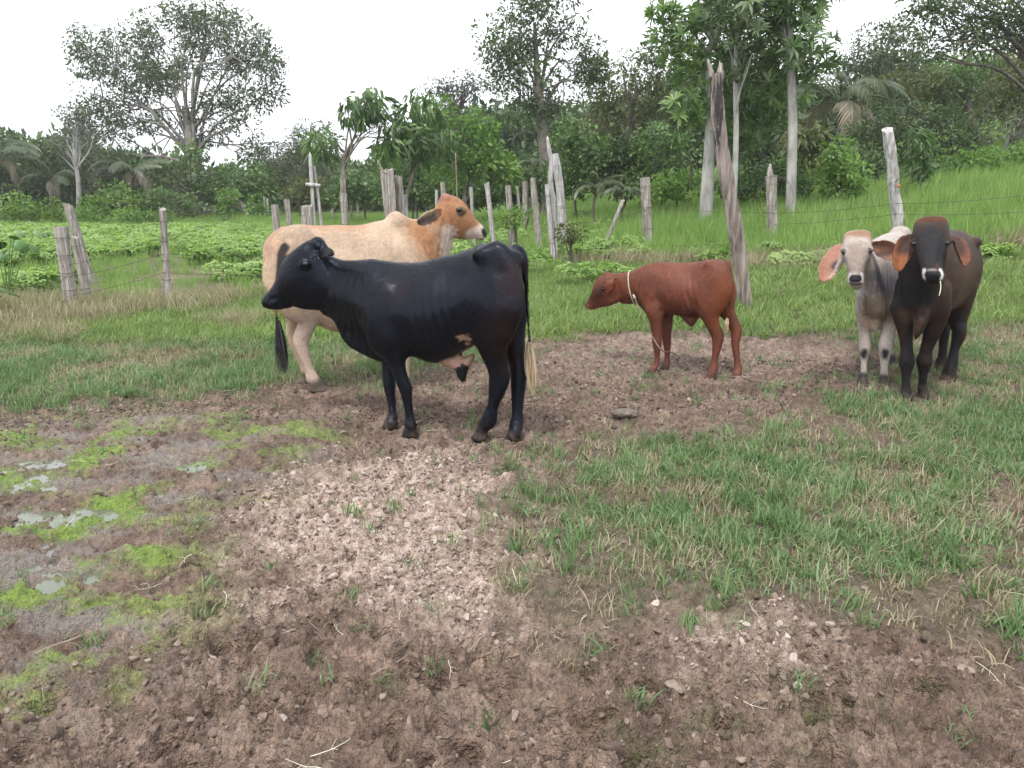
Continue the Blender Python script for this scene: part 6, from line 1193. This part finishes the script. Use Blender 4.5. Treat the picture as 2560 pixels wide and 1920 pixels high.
palm('small young palm in the thicket by the leaning stick', (1290, 440), 21, (1288, 405), 9, .32, 0); palm('young palm in front of the dark thicket', (1345, 440), 20.5, (1345, 420), 8, .28, 0); palm('young palm clump left of the crooked bleached pole', (1130, 430), 22, (1150, 350), 7, .25, 0); palm('slim palm in the middle wood behind the split post', (860, 440), 34, (870, 330), 9, .8, 1)
# saplings: bare thin stems
for i, (a_, b_, Y, lab) in enumerate([((984, 330), (988, 465), 20, 'bare thin sapling stem behind the head of the cream cow'), ((735, 385), (740, 470), 18, 'bare whip sapling by the square grey post'), ((745, 385), (746, 470), 18.2, 'second whip sapling by the square grey post'), ((815, 345), (836, 375), 15.4, 'dry twig sprouting from the top of the massive split post')]):
    A = atY(*P22(*b_), Y); Z = atY(*P22(*a_), Y); 
    if i < 3: A[2] = float(terrain(A[0], A[1]))
    mb = MB(); mb.tube(catmull([A, (A+Z)/2+rv.normal(0, .03, 3), Z], 5), np.linspace(.022, .008, 11), 6); tag(link('sapling', mb.mesh('sapling'), M_TWIG), lab, 'sapling', 'bare saplings')
# large-leaved plant at the left edge of the picture
def lobed_leaf(r, L_=.34):
    mb = MB(); n = 22; C_ = np.array([[0, 0, 0.]]); V = [[0, 0, 0]]
    for i in range(n+1):
        a = -2.6+5.2*i/n; rad = L_*(.52+.42*math.cos(a)+(.07 if i % 2 else -.03)); V.append([rad*math.cos(a)+.03, rad*math.sin(a)*.95, -.10*abs(math.sin(a))*rad/L_-.25*(rad*math.cos(a))**2/L_])
    T = [[0, i, i+1] for i in range(1, n+1)]; mb.add(V, [], T); m_ = mb.mesh('leaf'); set_leafv(m_, np.full(len(V), r.random())); m_.materials.append(M_BIG); md_t = m_; return m_
BLV = [lobed_leaf(rv) for _ in range(3)]
def bigleaf(label, base, Y, spots):
    B = atY(*P22(*base), Y); B[2] = float(terrain(B[0], B[1])); root = empty('large_leaf_plant', B); mb = MB()
    for (x_, y_, s, az, tl) in spots:
        p = atY(*P22(x_, y_), Y+rv.uniform(-.25, .25)); v = p-B; mb.tube(catmull([np.zeros(3), v*.55+np.array([0, 0, .1]), v], 4), np.linspace(.008, .005, 9), 5)
        o = bpy.data.objects.new('leaf', BLV[rv.integers(0, 3)]); COL.objects.link(o); o.parent = root; o.location = Vector(v); o.rotation_euler = (rv.normal(0, .2), tl, az); o.scale = (s, s, s); sm = o.modifiers.new('t', 'SOLIDIFY'); sm.thickness = .004
    o = link('stem', mb.mesh('stem'), M_WEED); o.parent = root; tag(root, label, 'plant')
bigleaf('plant with big lobed pale green leaves at the left edge', (10, 600), 11, [(35, 497, .38, .2, .5), (80, 497, .42, -.4, .45), (45, 520, .55, -1.0, .65), (5, 522, .45, 3.0, .5), (10, 540, .5, -1.8, .7), (70, 528, .4, -.2, .8), (25, 508, .35, 1.4, .3), (-15, 512, .5, 2.5, .4)])
bigleaf('low large leaf poking in at the left edge', (-25, 660), 9.5, [(2, 620, .6, .1, .3), (-25, 632, .8, -1.5, .5)])
# the wood behind, one mass
pts = []
prof_x = [-700, -300, 0, 120, 220, 330, 480, 560, 640, 700, 740, 800, 860, 930, 1060, 1180, 1300, 1420, 1550, 1700, 1780, 1850, 1950, 2100, 2212, 2500, 3000]; prof_t = [300, 300, 320, 330, 350, 370, 405, 400, 370, 350, 390, 395, 345, 300, 260, 270, 250, 215, 170, 190, 215, 190, 160, 160, 150, 140, 140]
for i in range(8200):
    xp = rv.uniform(-700, 3000); tp = np.interp(xp, prof_x, prof_t)+rv.normal(0, 10); yp = rv.uniform(tp, 455); pts.append(atY(*P22(xp, yp), rv.uniform(50, 66)))
pts = np.array(pts); pts = pts[pts[:, 2] > terrain(pts[:, 0], pts[:, 1])]
sel = rv.random(len(pts)) < .5
o = scatter('far_wood', pts[sel], lc('broad', M_DARK), rv.uniform(1.6, 3.2, sel.sum()), tilt=.5, r=rv); tag(o, 'dense dark far wood closing the view', 'wood', kind='stuff')
o = scatter('far_wood_mixed', pts[~sel], lc('fine', M_MID), rv.uniform(1.6, 3.0, (~sel).sum()), tilt=.5, r=rv); tag(o, 'mixed green far wood closing the view', 'wood', kind='stuff')
# ------------------------------------------------------------------ humid air
bm = bmesh.new(); bmesh.ops.create_cube(bm, size=1); m_ = bpy.data.meshes.new('haze'); bm.to_mesh(m_); bm.free()
o = bpy.data.objects.new('haze', m_); COL.objects.link(o); o.scale = (2600, 2400, 36); o.location = (0, 300, 16.5)
mt = bpy.data.materials.new('haze'); mt.use_nodes = True; nt = mt.node_tree; nt.nodes.clear(); ou = nt.nodes.new('ShaderNodeOutputMaterial'); pv = nt.nodes.new('ShaderNodeVolumePrincipled')
pv.inputs['Color'].default_value = (.93, .96, 1, 1); pv.inputs['Density'].default_value = .0008; pv.inputs['Anisotropy'].default_value = .2; nt.links.new(pv.outputs[0], ou.inputs['Volume']); m_.materials.append(mt); tag(o, kind='stuff')
